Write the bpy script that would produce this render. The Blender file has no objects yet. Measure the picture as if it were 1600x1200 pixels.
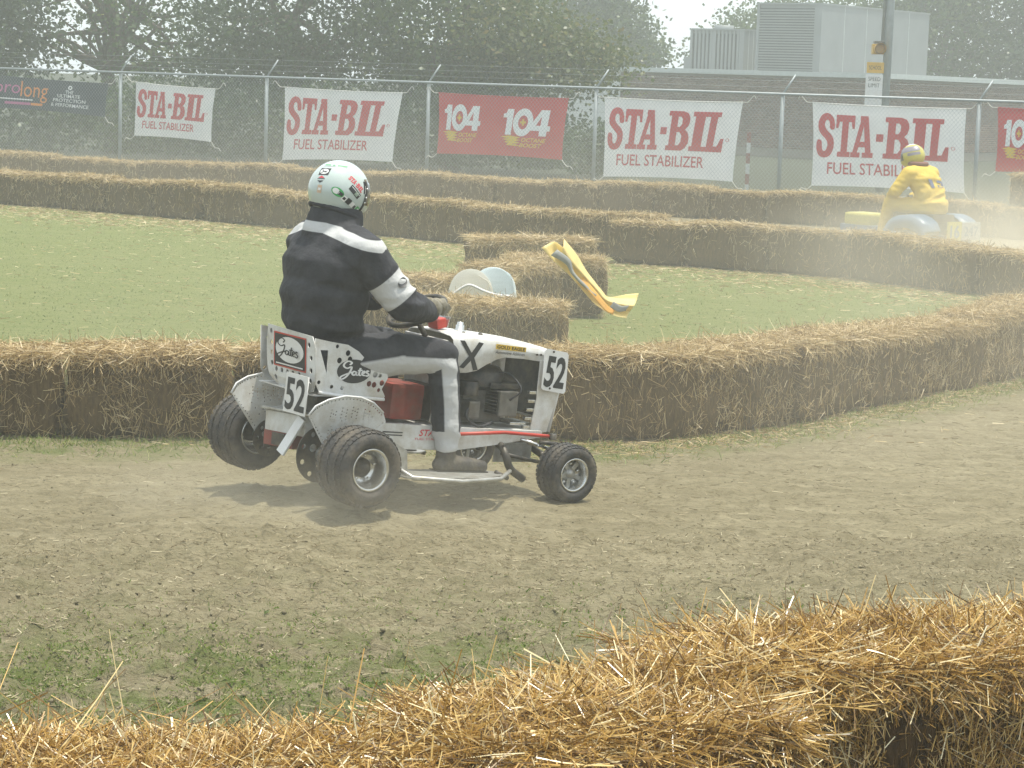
import bpy, bmesh, math, random
import numpy as np
from mathutils import Vector, Matrix, noise

sc = bpy.context.scene
COL = sc.collection
rad = math.radians
# ------------------------------------------------------------------ camera
cam = bpy.data.objects.new('camera', bpy.data.cameras.new('camera'))
COL.objects.link(cam)
FPX = 3600.0
roll = math.atan(.033)
pit = math.atan(467*math.cos(roll)/FPX)
Fv = Vector((0, math.cos(pit), -math.sin(pit)))
R0 = Vector((1, 0, 0)); U0 = Vector((0, math.sin(pit), math.cos(pit)))
Rv = R0*math.cos(roll)+U0*math.sin(roll); Uv = -R0*math.sin(roll)+U0*math.cos(roll)
m = Matrix((Rv, Uv, -Fv)).transposed().to_4x4(); m.translation = Vector((0, 0, 2.1))
cam.matrix_world = m
cam.data.sensor_width = 36.0; cam.data.lens = 36.0*FPX/1600
cam.data.clip_start = .1; cam.data.clip_end = 3000
sc.camera = cam
# ------------------------------------------------------------------ light
SUN_EL, SUN_AZ = rad(79), rad(80)      # azimuth from +Y, negative = to the left
sd = Vector((math.sin(SUN_AZ)*math.cos(SUN_EL), math.cos(SUN_AZ)*math.cos(SUN_EL), math.sin(SUN_EL)))
sun = bpy.data.objects.new('sun', bpy.data.lights.new('sun', 'SUN')); COL.objects.link(sun)
sun.data.energy = 5.0; sun.data.angle = rad(.6); sun.data.color = (1, .96, .84)
sun.rotation_euler = sd.to_track_quat('Z', 'Y').to_euler()
w = bpy.data.worlds.new('World'); sc.world = w; w.use_nodes = True
nt = w.node_tree; bg = nt.nodes['Background']
sky = nt.nodes.new('ShaderNodeTexSky'); sky.sky_type = 'NISHITA'; sky.sun_disc = False
sky.sun_elevation = SUN_EL; sky.sun_rotation = SUN_AZ; sky.air_density = 1.0; sky.dust_density = 3.0; sky.ozone_density = 1.0
mxs = nt.nodes.new('ShaderNodeMix'); mxs.data_type = 'RGBA'; mxs.inputs[0].default_value = .55; mxs.inputs[7].default_value = (9.6, 10.6, 11.0, 1)   # thin bright cloud veil over the whole sky
nt.links.new(sky.outputs[0], mxs.inputs[6]); nt.links.new(mxs.outputs[2], bg.inputs[0]); bg.inputs[1].default_value = .15
sc.view_settings.view_transform = 'Standard'; sc.view_settings.look = 'None'
sc.view_settings.exposure = .18; sc.view_settings.gamma = 1; sc.view_settings.use_curve_mapping = False
sc.cycles.volume_bounces = 2; sc.cycles.max_bounces = 8; sc.cycles.transparent_max_bounces = 16
sc.cycles.use_denoising = True
sc.cycles.volume_step_rate = 2.0
HAZE = .0040

# ------------------------------------------------------------------ helpers
def link(o, parent=None):
    COL.objects.link(o)
    if parent is not None: o.parent = parent
    return o
def tag(o, label=None, cat=None, group=None, kind=None):
    if label: o['label'] = label
    if cat: o['category'] = cat
    if group: o['group'] = group
    if kind: o['kind'] = kind
    return o
def empty(name, M=None, label=None, cat=None, group=None):
    o = bpy.data.objects.new(name, None); o.empty_display_size = .1
    COL.objects.link(o)
    if M is not None: o.matrix_world = M
    return tag(o, label, cat, group)
def mesh_np(name, V, Fq, mats=(), attr=None, smooth=False):
    me = bpy.data.meshes.new(name)
    V = np.asarray(V, np.float32); Fq = np.asarray(Fq, np.int32)
    k = Fq.shape[1]; n = len(Fq)
    me.vertices.add(len(V)); me.vertices.foreach_set('co', V.ravel())
    me.loops.add(n*k); me.loops.foreach_set('vertex_index', Fq.ravel())
    me.polygons.add(n); me.polygons.foreach_set('loop_start', np.arange(0, n*k, k, dtype=np.int32))
    try: me.polygons.foreach_set('loop_total', np.full(n, k, np.int32))
    except Exception: pass
    if smooth: me.polygons.foreach_set('use_smooth', np.ones(n, bool))
    me.update(calc_edges=True)
    for a, (dom, arr) in (attr or {}).items():
        at = me.attributes.new(a, 'FLOAT', dom); at.data.foreach_set('value', np.asarray(arr, np.float32).ravel())
    for mt in mats: me.materials.append(mt)
    return me
def ob(name, me, parent=None, mat=None, M=None):
    o = bpy.data.objects.new(name, me); link(o, parent)
    if mat is not None: me.materials.append(mat)
    if M is not None: o.matrix_local = M
    return o
def bm_ob(name, bm, mat, parent=None, smooth=False, M=None):
    me = bpy.data.meshes.new(name); bm.to_mesh(me); bm.free()
    if smooth: me.polygons.foreach_set('use_smooth', [True]*len(me.polygons))
    return ob(name, me, parent, mat, M)
def box_bm(bm, c, s, R=None, bev=0):
    r = bmesh.ops.create_cube(bm, size=1)
    vs = r['verts']
    for v in vs: v.co = Vector((v.co.x*s[0], v.co.y*s[1], v.co.z*s[2]))
    if bev > 0:
        es = list({e for v in vs for e in v.link_edges})
        rr = bmesh.ops.bevel(bm, geom=es, offset=bev, segments=2, affect='EDGES', profile=.7)
        vs = list({v for f in rr['faces'] for v in f.verts} | set(v for v in vs if v.is_valid))
    for v in vs:
        p = v.co.copy()
        if R is not None: p = R @ p
        v.co = p+Vector(c)
    return vs
def box(name, c, s, mat, parent=None, R=None, bev=.003):
    bm = bmesh.new(); box_bm(bm, c, s, R, bev); return bm_ob(name, bm, mat, parent)
def tube_bm(bm, pts, r, n=8, caps=True):
    pts = [Vector(p) for p in pts]; N = len(pts)
    rr = r if isinstance(r, (list, tuple)) else [r]*N
    rings = []; up = None
    for i, p in enumerate(pts):
        d = (pts[min(i+1, N-1)]-pts[max(i-1, 0)]).normalized()
        if up is None:
            up = Vector((0, 0, 1)) if abs(d.z) < .9 else Vector((1, 0, 0))
        a = d.cross(up)
        if a.length < 1e-5: a = d.orthogonal()
        a.normalize(); b = a.cross(d).normalized(); up = b
        rings.append([bm.verts.new(p+(a*math.cos(2*math.pi*k/n)+b*math.sin(2*math.pi*k/n))*rr[i]) for k in range(n)])
    for i in range(N-1):
        for k in range(n):
            bm.faces.new((rings[i][k], rings[i][(k+1) % n], rings[i+1][(k+1) % n], rings[i+1][k]))
    if caps:
        bm.faces.new(rings[0][::-1]); bm.faces.new(rings[-1])
def tube(name, pts, r, mat, parent=None, n=10):
    bm = bmesh.new(); tube_bm(bm, pts, r, n); bmesh.ops.recalc_face_normals(bm, faces=bm.faces)
    return bm_ob(name, bm, mat, parent, True)
def lathe(name, prof, mat, parent=None, n=48, axis='Y', M=None, smooth=True):
    bm = bmesh.new(); rings = []
    for (a, r) in prof:
        ring = []
        for k in range(n):
            t = 2*math.pi*k/n
            if axis == 'Y': p = (r*math.cos(t), a, r*math.sin(t))
            elif axis == 'Z': p = (r*math.cos(t), r*math.sin(t), a)
            else: p = (a, r*math.cos(t), r*math.sin(t))
            ring.append(bm.verts.new(p))
        rings.append(ring)
    for i in range(len(rings)-1):
        for k in range(n):
            bm.faces.new((rings[i][k], rings[i][(k+1) % n], rings[i+1][(k+1) % n], rings[i+1][k]))
    bmesh.ops.remove_doubles(bm, verts=bm.verts, dist=1e-5)
    bmesh.ops.recalc_face_normals(bm, faces=bm.faces)
    return bm_ob(name, bm, mat, parent, smooth, M)
def catmull(pts, k=6, closed=False):
    P = [Vector(p) for p in pts]; n = len(P); out = []
    rng_ = range(n if closed else n-1)
    for i in rng_:
        p1, p2 = P[i], P[(i+1) % n]
        p0 = P[i-1] if (i > 0 or closed) else p1*2-p2
        p3 = P[(i+2) % n] if (i+2 < n or closed) else p2*2-p1
        for j in range(k):
            t = j/k
            out.append(.5*((2*p1)+(p2-p0)*t+(2*p0-5*p1+4*p2-p3)*t*t+(3*p1-p0-3*p2+p3)*t**3))
    if not closed: out.append(P[-1])
    return out
def shape2d(splines, depth=0):
    """filled flat shape from closed outlines (holes by even-odd) -> bmesh in xy, thickness depth"""
    cu = bpy.data.curves.new('c', 'CURVE'); cu.dimensions = '2D'; cu.fill_mode = 'BOTH'; cu.extrude = depth/2
    for s in splines:
        sp = cu.splines.new('POLY'); sp.points.add(len(s)-1)
        for i, p in enumerate(s): sp.points[i].co = (p[0], p[1], 0, 1)
        sp.use_cyclic_u = True
    o = bpy.data.objects.new('c', cu); COL.objects.link(o)
    dg = bpy.context.evaluated_depsgraph_get(); me = bpy.data.meshes.new_from_object(o.evaluated_get(dg))
    bpy.data.objects.remove(o); bpy.data.curves.remove(cu)
    bm = bmesh.new(); bm.from_mesh(me); bpy.data.meshes.remove(me); return bm
def text2d(txt, size=1.0, sx=1.0, shear=0.0, bold=0.0, align='LEFT', spacing=1.0):
    cu = bpy.data.curves.new('t', 'FONT'); cu.body = txt; cu.size = size; cu.shear = shear; cu.offset = bold
    cu.align_x = align; cu.space_character = spacing; cu.resolution_u = 3
    o = bpy.data.objects.new('t', cu); COL.objects.link(o)
    dg = bpy.context.evaluated_depsgraph_get(); me = bpy.data.meshes.new_from_object(o.evaluated_get(dg))
    bpy.data.objects.remove(o); bpy.data.curves.remove(cu)
    bm = bmesh.new(); bm.from_mesh(me); bpy.data.meshes.remove(me)
    for v in bm.verts: v.co.x *= sx
    return bm
def circ(cx, cy, r, n=16, ry=None):
    return [(cx+r*math.cos(2*math.pi*k/n), cy+(ry or r)*math.sin(2*math.pi*k/n)) for k in range(n)]
def stroke(pts, wd, k=6, smooth=True):
    P = catmull([(p[0], p[1], 0) for p in pts], k) if smooth else [Vector((p[0], p[1], 0)) for p in pts]
    W = wd if isinstance(wd, (list, tuple)) else [wd]*len(pts)
    n = len(P); L = []; Rr = []
    for i, p in enumerate(P):
        d = (P[min(i+1, n-1)]-P[max(i-1, 0)]).normalized(); nn = Vector((-d.y, d.x, 0))
        t = i/(n-1)*(len(W)-1); a = int(min(t, len(W)-2)); wv = W[a]+(W[a+1]-W[a])*(t-a)
        L.append(p+nn*wv/2); Rr.append(p-nn*wv/2)
    return L, Rr
def stroke_bm(bm, pts, wd, k=6, smooth=True, z=0):
    L, Rr = stroke(pts, wd, k, smooth)
    a = [bm.verts.new((p.x, p.y, z)) for p in L]; b = [bm.verts.new((p.x, p.y, z)) for p in Rr]
    for i in range(len(a)-1): bm.faces.new((a[i], a[i+1], b[i+1], b[i]))
def put(bm, f):
    for v in bm.verts: v.co = Vector(f(v.co))
    return bm
def join(bms):
    out = bmesh.new()
    for b in bms:
        me = bpy.data.meshes.new('j'); b.to_mesh(me); b.free(); out.from_mesh(me); bpy.data.meshes.remove(me)
    return out

# ------------------------------------------------------------------ materials
def nd(t, ty, **kw):
    n = t.nodes.new(ty)
    for k, v in kw.items(): setattr(n, k, v)
    return n
def M(name, col, rough=.6, metal=0., var=.15, scale=8., bump=0., bscale=60., spec=.5, transl=0., coat=0., stretch=None, dirt=None, dirt_amt=.5, dirt_scale=3.):
    mt = bpy.data.materials.new(name); mt.use_nodes = True; t = mt.node_tree
    b = t.nodes['Principled BSDF']; b.inputs['Roughness'].default_value = rough; b.inputs['Metallic'].default_value = metal
    b.inputs['Specular IOR Level'].default_value = spec; b.inputs['Coat Weight'].default_value = coat
    tc = nd(t, 'ShaderNodeTexCoord'); src = tc.outputs['Object']
    if stretch:
        mp = nd(t, 'ShaderNodeMapping'); mp.inputs['Scale'].default_value = stretch; t.links.new(src, mp.inputs[0]); src = mp.outputs[0]
    nz = nd(t, 'ShaderNodeTexNoise'); nz.inputs['Scale'].default_value = scale; nz.inputs['Detail'].default_value = 6; t.links.new(src, nz.inputs['Vector'])
    mr = nd(t, 'ShaderNodeMapRange'); mr.inputs[1].default_value = .3; mr.inputs[2].default_value = .7; t.links.new(nz.outputs[0], mr.inputs[0])
    mx = nd(t, 'ShaderNodeMix', data_type='RGBA')
    mx.inputs[6].default_value = tuple(c*(1-var) for c in col)+(1,); mx.inputs[7].default_value = tuple(min(1, c*(1+var)) for c in col)+(1,)
    t.links.new(mr.outputs[0], mx.inputs[0]); out = mx.outputs[2]
    if dirt:
        n2 = nd(t, 'ShaderNodeTexNoise'); n2.inputs['Scale'].default_value = dirt_scale; n2.inputs['Detail'].default_value = 8; n2.inputs['Roughness'].default_value = .7
        t.links.new(tc.outputs['Object'], n2.inputs['Vector'])
        r2 = nd(t, 'ShaderNodeMapRange'); r2.inputs[1].default_value = .42; r2.inputs[2].default_value = .68; r2.inputs[4].default_value = dirt_amt
        t.links.new(n2.outputs[0], r2.inputs[0])
        m2 = nd(t, 'ShaderNodeMix', data_type='RGBA'); m2.inputs[7].default_value = tuple(dirt)+(1,)
        t.links.new(r2.outputs[0], m2.inputs[0]); t.links.new(out, m2.inputs[6]); out = m2.outputs[2]
    t.links.new(out, b.inputs['Base Color'])
    if bump:
        bn = nd(t, 'ShaderNodeTexNoise'); bn.inputs['Scale'].default_value = bscale; bn.inputs['Detail'].default_value = 5; t.links.new(src, bn.inputs['Vector'])
        bp = nd(t, 'ShaderNodeBump'); bp.inputs['Strength'].default_value = bump; bp.inputs['Distance'].default_value = .01
        t.links.new(bn.outputs[0], bp.inputs['Height']); t.links.new(bp.outputs[0], b.inputs['Normal'])
    if transl:
        tr = nd(t, 'ShaderNodeBsdfTranslucent'); t.links.new(out, tr.inputs[0])
        ms = nd(t, 'ShaderNodeMixShader'); ms.inputs[0].default_value = transl
        o = t.nodes['Material Output']; t.links.new(b.outputs[0], ms.inputs[1]); t.links.new(tr.outputs[0], ms.inputs[2]); t.links.new(ms.outputs[0], o.inputs[0])
    return mt
def M_ramp(name, stops, rough=.45, transl=.3, attr='rnd', spec=.5):
    """colour picked per piece from a ramp"""
    mt = bpy.data.materials.new(name); mt.use_nodes = True; t = mt.node_tree
    b = t.nodes['Principled BSDF']; b.inputs['Roughness'].default_value = rough; b.inputs['Specular IOR Level'].default_value = spec
    a = nd(t, 'ShaderNodeAttribute', attribute_name=attr)
    cr = nd(t, 'ShaderNodeValToRGB'); t.links.new(a.outputs['Fac'], cr.inputs[0])
    els = cr.color_ramp.elements
    while len(els) < len(stops): els.new(.5)
    for e, (p, c) in zip(els, stops): e.position = p; e.color = tuple(c)+(1,)
    t.links.new(cr.outputs[0], b.inputs['Base Color'])
    if transl:
        tr = nd(t, 'ShaderNodeBsdfTranslucent'); t.links.new(cr.outputs[0], tr.inputs[0])
        ms = nd(t, 'ShaderNodeMixShader'); ms.inputs[0].default_value = transl
        o = t.nodes['Material Output']; t.links.new(b.outputs[0], ms.inputs[1]); t.links.new(tr.outputs[0], ms.inputs[2]); t.links.new(ms.outputs[0], o.inputs[0])
    return mt

STRAW = M_ramp('straw', [(0, (.08, .042, .010)), (.30, (.29, .16, .034)), (.62, (.54, .335, .088)), (.86, (.72, .53, .21)), (1, (.90, .82, .56))], rough=.28, transl=.28, spec=.7)
STRAWD = M_ramp('straw_dusty', [(0, (.18, .115, .045)), (.35, (.37, .26, .11)), (.75, (.57, .43, .215)), (1, (.78, .66, .42))], rough=.42, transl=.25, spec=.55)
STRAWT = M_ramp('straw_trodden', [(0, (.14, .11, .06)), (.5, (.27, .22, .13)), (.9, (.38, .32, .20)), (1, (.60, .53, .36))], rough=.6, transl=.2, spec=.3)
BALE = M('bale_core', (.06, .034, .012), .9, var=.5, scale=26, bump=1., bscale=90, stretch=(2.6, 2.6, .55), spec=.15)
BALED = M('bale_core_dusty', (.105, .070, .030), .9, var=.42, scale=26, bump=1., bscale=90, stretch=(2.6, 2.6, .55), spec=.15)
GRASSM = M_ramp('grass_blade', [(0, (.035, .075, .012)), (.5, (.075, .14, .022)), (.85, (.14, .20, .04)), (1, (.30, .27, .12))], rough=.5, transl=.4)
LAWNB = M_ramp('lawn_blade', [(0, (.085, .13, .03)), (.6, (.13, .175, .045)), (1, (.25, .26, .11))], rough=.6, transl=.5)
GRASSY = M_ramp('trodden_grass', [(0, (.08, .13, .02)), (.45, (.17, .24, .045)), (.8, (.28, .31, .09)), (1, (.40, .37, .18))], rough=.5, transl=.5)
CLOD = M_ramp('clod', [(0, (.14, .12, .075)), (1, (.27, .235, .15))], rough=.95, transl=0, spec=.1)
WHITE = M('white_paint', (.56, .56, .54), .45, var=.08, scale=5, dirt=(.32, .27, .19), dirt_amt=.75, dirt_scale=7)
WHITEB = M('white_clean', (.66, .66, .65), .4, var=.04, dirt=(.45, .40, .32), dirt_amt=.4, dirt_scale=8)
BLACK = M('black_ink', (.018, .018, .02), .5, var=.1)
BLACKM = M('black_metal', (.03, .028, .026), .5, metal=.2, var=.3, scale=20, dirt=(.20, .16, .10), dirt_amt=.5, dirt_scale=12)
RUBBER = M('rubber', (.035, .033, .032), .75, var=.2, scale=14, bump=.5, bscale=55, dirt=(.17, .135, .09), dirt_amt=.6, dirt_scale=9)
CHROME = M('bright_alloy', (.62, .62, .60), .25, metal=.9, var=.1, dirt=(.3, .26, .2), dirt_amt=.45, dirt_scale=16)
ALU = M('cast_alloy', (.42, .42, .40), .45, metal=.7, var=.2, scale=25, dirt=(.22, .18, .12), dirt_amt=.55, dirt_scale=14)
STEEL = M('galvanised', (.30, .33, .34), .55, metal=.3, var=.1)
RED = M('red_paint', (.45, .035, .02), .45, var=.15, scale=12, dirt=(.25, .12, .08), dirt_amt=.4, dirt_scale=9)
REDINK = M('red_ink', (.55, .03, .045), .55, var=.06)
GREENI = M('green_ink', (.04, .30, .08), .5, var=.05)
YEL = M('yellow_ink', (.72, .50, .04), .5, var=.08)

# ------------------------------------------------------------------ noise in numpy
def vnoise(x, y, seed=0):
    rs = np.random.RandomState(seed); T = rs.rand(256, 256).astype(np.float32)
    xi = np.floor(x).astype(int); yi = np.floor(y).astype(int); fx = x-xi; fy = y-yi
    fx = fx*fx*(3-2*fx); fy = fy*fy*(3-2*fy)
    g = lambda a, b: T[a & 255, b & 255]
    return (g(xi, yi)*(1-fx)+g(xi+1, yi)*fx)*(1-fy)+(g(xi, yi+1)*(1-fx)+g(xi+1, yi+1)*fx)*fy
def fbm(x, y, seed=0, o=4):
    s = 0; a = .5
    for i in range(o): s = s+a*vnoise(x*2**i, y*2**i, seed+i); a *= .5
    return s

# ------------------------------------------------------------------ layout lines (front base lines of the bale rows, metres)
ROW1 = [(-5.47, 12.95), (-3.9, 13.0), (-2.92, 13.1), (-1.66, 13.32)]
ROW1B = [(-1.70, 13.66), (-.36, 13.5), (.77, 13.62), (1.62, 14.4), (2.66, 15.8), (3.93, 17.6), (5.3, 20.3)]
ROW2 = [(-9.6, 37.0), (-8.11, 36.1), (-6.98, 35.4), (-.92, 30.7), (1.53, 28.4), (3.76, 27.0), (4.91, 25.4), (5.6, 23.8), (6.2, 21.8)]
ROW3 = [(-12.5, 44.9), (-9.96, 43.95), (-7.41, 42.65), (-2.58, 41.1), (.99, 39.4), (4.64, 37.7), (8.6, 34.9)]
FA = Vector((-8.575, 49.5, 0)); FB = Vector((8.169, 41.5, 0)); FD = (FB-FA).normalized(); FN = Vector((-FD.y, FD.x, 0))
def lineY(L, X):
    return np.interp(X, [p[0] for p in L], [p[1] for p in L])

# ------------------------------------------------------------------ ground
def gheight(X, Y):
    near = np.clip((12.5-Y)/4.5, 0, 1)
    onTrack = (Y < lineY(ROW1B, X)).astype(float)
    z = (fbm(X*.9, Y*.9, 3)-.47)*.03*onTrack
    z = z+(fbm(X*5.0, Y*7.5, 11, 4)-.47)*(.03+.075*near**1.5)*onTrack
    z = z+np.clip(fbm(X*11, Y*13, 31, 3)-.46, 0, 1)*(.06+.15*near)*onTrack
    z = z+(fbm(X*1.5, Y*1.5, 5)-.47)*.02*(1-onTrack)
    ru = (fbm(X*.35+3, (Y-.05*X*X)*5.5, 61, 3)-.45)*.035*onTrack*np.clip(1.2-np.abs(Y-11.3)/2.5, 0, 1)
    z = z+.075*np.exp(-((X+.95)**2+(Y-10.9)**2)/.95)     # hump added under the rear wheels to bring the mower's shadow closer
    return z+ru-.012
def spaced(segs):
    out = []
    for a, b, d in segs: out += list(np.arange(a, b, d))
    return np.array(out+[segs[-1][1]])
gx = spaced([(-900, -100, 80), (-100, -20, 8), (-20, -4.4, .6), (-4.4, 4.6, .03), (4.6, 20, .6), (20, 100, 8), (100, 900, 80)])
gy = spaced([(-20, 2, 2), (2, 5, .3), (5, 14.6, .028), (14.6, 20, .15), (20, 50, .5), (50, 200, 10), (200, 1600, 100)])
GX, GY = np.meshgrid(gx, gy, indexing='xy')
GZ = gheight(GX, GY); GZ = np.where((GY > 60) | (np.abs(GX) > 20), -.01, GZ)
nx, ny = len(gx), len(gy)
idx = np.arange(nx*ny).reshape(ny, nx)
Q = np.stack([idx[:-1, :-1], idx[:-1, 1:], idx[1:, 1:], idx[1:, :-1]], -1).reshape(-1, 4)
cxm = (GX[:-1, :-1]+GX[1:, 1:]).ravel()/2; cym = (GY[:-1, :-1]+GY[1:, 1:]).ravel()/2
l1 = np.where(cxm < -1.63, lineY(ROW1, cxm), lineY(ROW1B, cxm))+.25; l2 = lineY(ROW2, cxm)+.25; l3 = lineY(ROW3, cxm)+.25
far_right = cxm > 6.0
zone = np.where(cym < l1, 0, np.where(cym < l2, 1, np.where(cym < l3, 2, 3)))
zone = np.where(far_right & (cym < l3), 0, zone)
zone = np.where(far_right & (cym >= l3), 3, zone)
V = np.stack([GX.ravel(), GY.ravel(), GZ.ravel()], -1)

def ground_mat(name, c1, c2, c3, green=None, sx=1., sy=1., litter=(.42, .34, .2), lit=.0):
    mt = bpy.data.materials.new(name); mt.use_nodes = True; t = mt.node_tree; b = t.nodes['Principled BSDF']
    b.inputs['Roughness'].default_value = .95; b.inputs['Specular IOR Level'].default_value = .12
    tc = nd(t, 'ShaderNodeTexCoord'); mp = nd(t, 'ShaderNodeMapping'); mp.inputs['Scale'].default_value = (sx, sy, 1); t.links.new(tc.outputs['Object'], mp.inputs[0])
    def noise_(s, d=6, r=.6, src=None):
        n = nd(t, 'ShaderNodeTexNoise'); n.inputs['Scale'].default_value = s; n.inputs['Detail'].default_value = d; n.inputs['Roughness'].default_value = r
        t.links.new((src or mp.outputs[0]), n.inputs['Vector']); return n.outputs[0]
    def rng(v, a, bb, o=1.):
        r = nd(t, 'ShaderNodeMapRange'); r.inputs[1].default_value = a; r.inputs[2].default_value = bb; r.inputs[4].default_value = o; t.links.new(v, r.inputs[0]); return r.outputs[0]
    def mix(f, a, c):
        x = nd(t, 'ShaderNodeMix', data_type='RGBA'); t.links.new(f, x.inputs[0])
        for i, v in ((6, a), (7, c)):
            if isinstance(v, tuple): x.inputs[i].default_value = v+(1,)
            else: t.links.new(v, x.inputs[i])
        return x.outputs[2]
    c = mix(rng(noise_(7), .35, .65), c1, c2)
    c = mix(rng(noise_(38, 4, .7), .50, .62, .9), c, c3)
    c = mix(rng(noise_(1.1, 4, .6), .4, .7, .35), c, c3)
    sm = nd(t, 'ShaderNodeMapping'); sm.inputs['Scale'].default_value = (.45, 5.5, 1); t.links.new(tc.outputs['Object'], sm.inputs[0])
    c = mix(rng(noise_(1.6, 5, .65, sm.outputs[0]), .42, .66, .55), c, c3)
    if green:
        g = nd(t, 'ShaderNodeAttribute', attribute_name='green'); mm = nd(t, 'ShaderNodeMath', operation='MULTIPLY')
        t.links.new(g.outputs['Fac'], mm.inputs[0]); t.links.new(rng(noise_(5, 6, .7), .42, .6), mm.inputs[1]); c = mix(mm.outputs[0], c, green)
    if lit:
        c = mix(rng(noise_(120, 3, .8, tc.outputs['Object']), .62, .68, lit), c, litter)
    t.links.new(c, b.inputs['Base Color'])
    bp = nd(t, 'ShaderNodeBump'); bp.inputs['Strength'].default_value = 1; bp.inputs['Distance'].default_value = .03
    t.links.new(noise_(60, 6, .7), bp.inputs['Height']); t.links.new(bp.outputs[0], b.inputs['Normal'])
    return mt
DIRT = ground_mat('dirt', (.255, .22, .135), (.34, .295, .19), (.18, .155, .092), green=(.13, .155, .05), sx=.55, lit=.6)
LAWN = ground_mat('lawn', (.11, .15, .038), (.15, .185, .052), (.215, .215, .09), sx=.8, lit=.5, litter=(.5, .45, .3))
DIRT2 = ground_mat('dirt_far', (.24, .20, .13), (.33, .28, .18), (.18, .16, .10), lit=.4)
VERGE = ground_mat('verge', (.05, .055, .04), (.075, .075, .055), (.045, .055, .03))
greenv = np.clip(1.35-np.abs(GY-(7.9+.25*GX))/.95, 0, 1)*np.clip((1.2-GX)/1.5, .15, 1)
greenv = np.maximum(greenv, np.clip(1-np.abs(GY-(np.where(GX < -1.6, lineY(ROW1, GX), lineY(ROW1B, GX))-.35))/.55, 0, .75))
greenv = np.maximum(greenv, .35*np.clip((10.2-GY)/2, 0, 1))
for z, nm, mt in ((0, 'dirt_track', DIRT), (1, 'infield_lawn', LAWN), (2, 'dirt_track', DIRT2), (3, 'ground', VERGE)):
    q = Q[zone == z]; u, inv = np.unique(q, return_inverse=True)
    me = mesh_np(nm, V[u], inv.reshape(-1, 4), [mt], {'green': ('POINT', greenv.ravel()[u])}, smooth=True)
    tag(ob(nm, me), kind='structure')

# ------------------------------------------------------------------ straw, blades, clods
def norm(a): return a/np.maximum(np.linalg.norm(a, axis=-1, keepdims=True), 1e-9)
def strand_np(P, D, L, W, rs, nseg=2, bend=.12, up=None):
    n = len(P); D = norm(D)
    S = norm(np.cross(D, norm(rs.normal(size=(n, 3)))+(0 if up is None else up)))
    N = np.cross(S, D); vs = []
    bd = rs.normal(0, bend, n)[:, None]
    for k in range(nseg+1):
        t = k/nseg
        c = P+D*(L[:, None]*t)+N*(bd*L[:, None]*t*t)
        ww = W[:, None]*(1-.35*t)
        vs += [c-S*ww/2, c+S*ww/2]
    V = np.stack(vs, 1).reshape(-1, 3)
    b = (np.arange(n)*(2*(nseg+1)))[:, None]
    fs = [np.concatenate([b+2*k, b+2*k+1, b+2*k+3, b+2*k+2], 1) for k in range(nseg)]
    F = np.stack(fs, 1).reshape(-1, 4)
    r = np.repeat(rs.rand(n), nseg)
    return V, F, r
def cat(parts):
    V = []; F = []; R_ = []; o = 0
    for v, f, r in parts: V.append(v); F.append(f+o); R_.append(r); o += len(v)
    return np.concatenate(V), np.concatenate(F), np.concatenate(R_)

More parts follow.
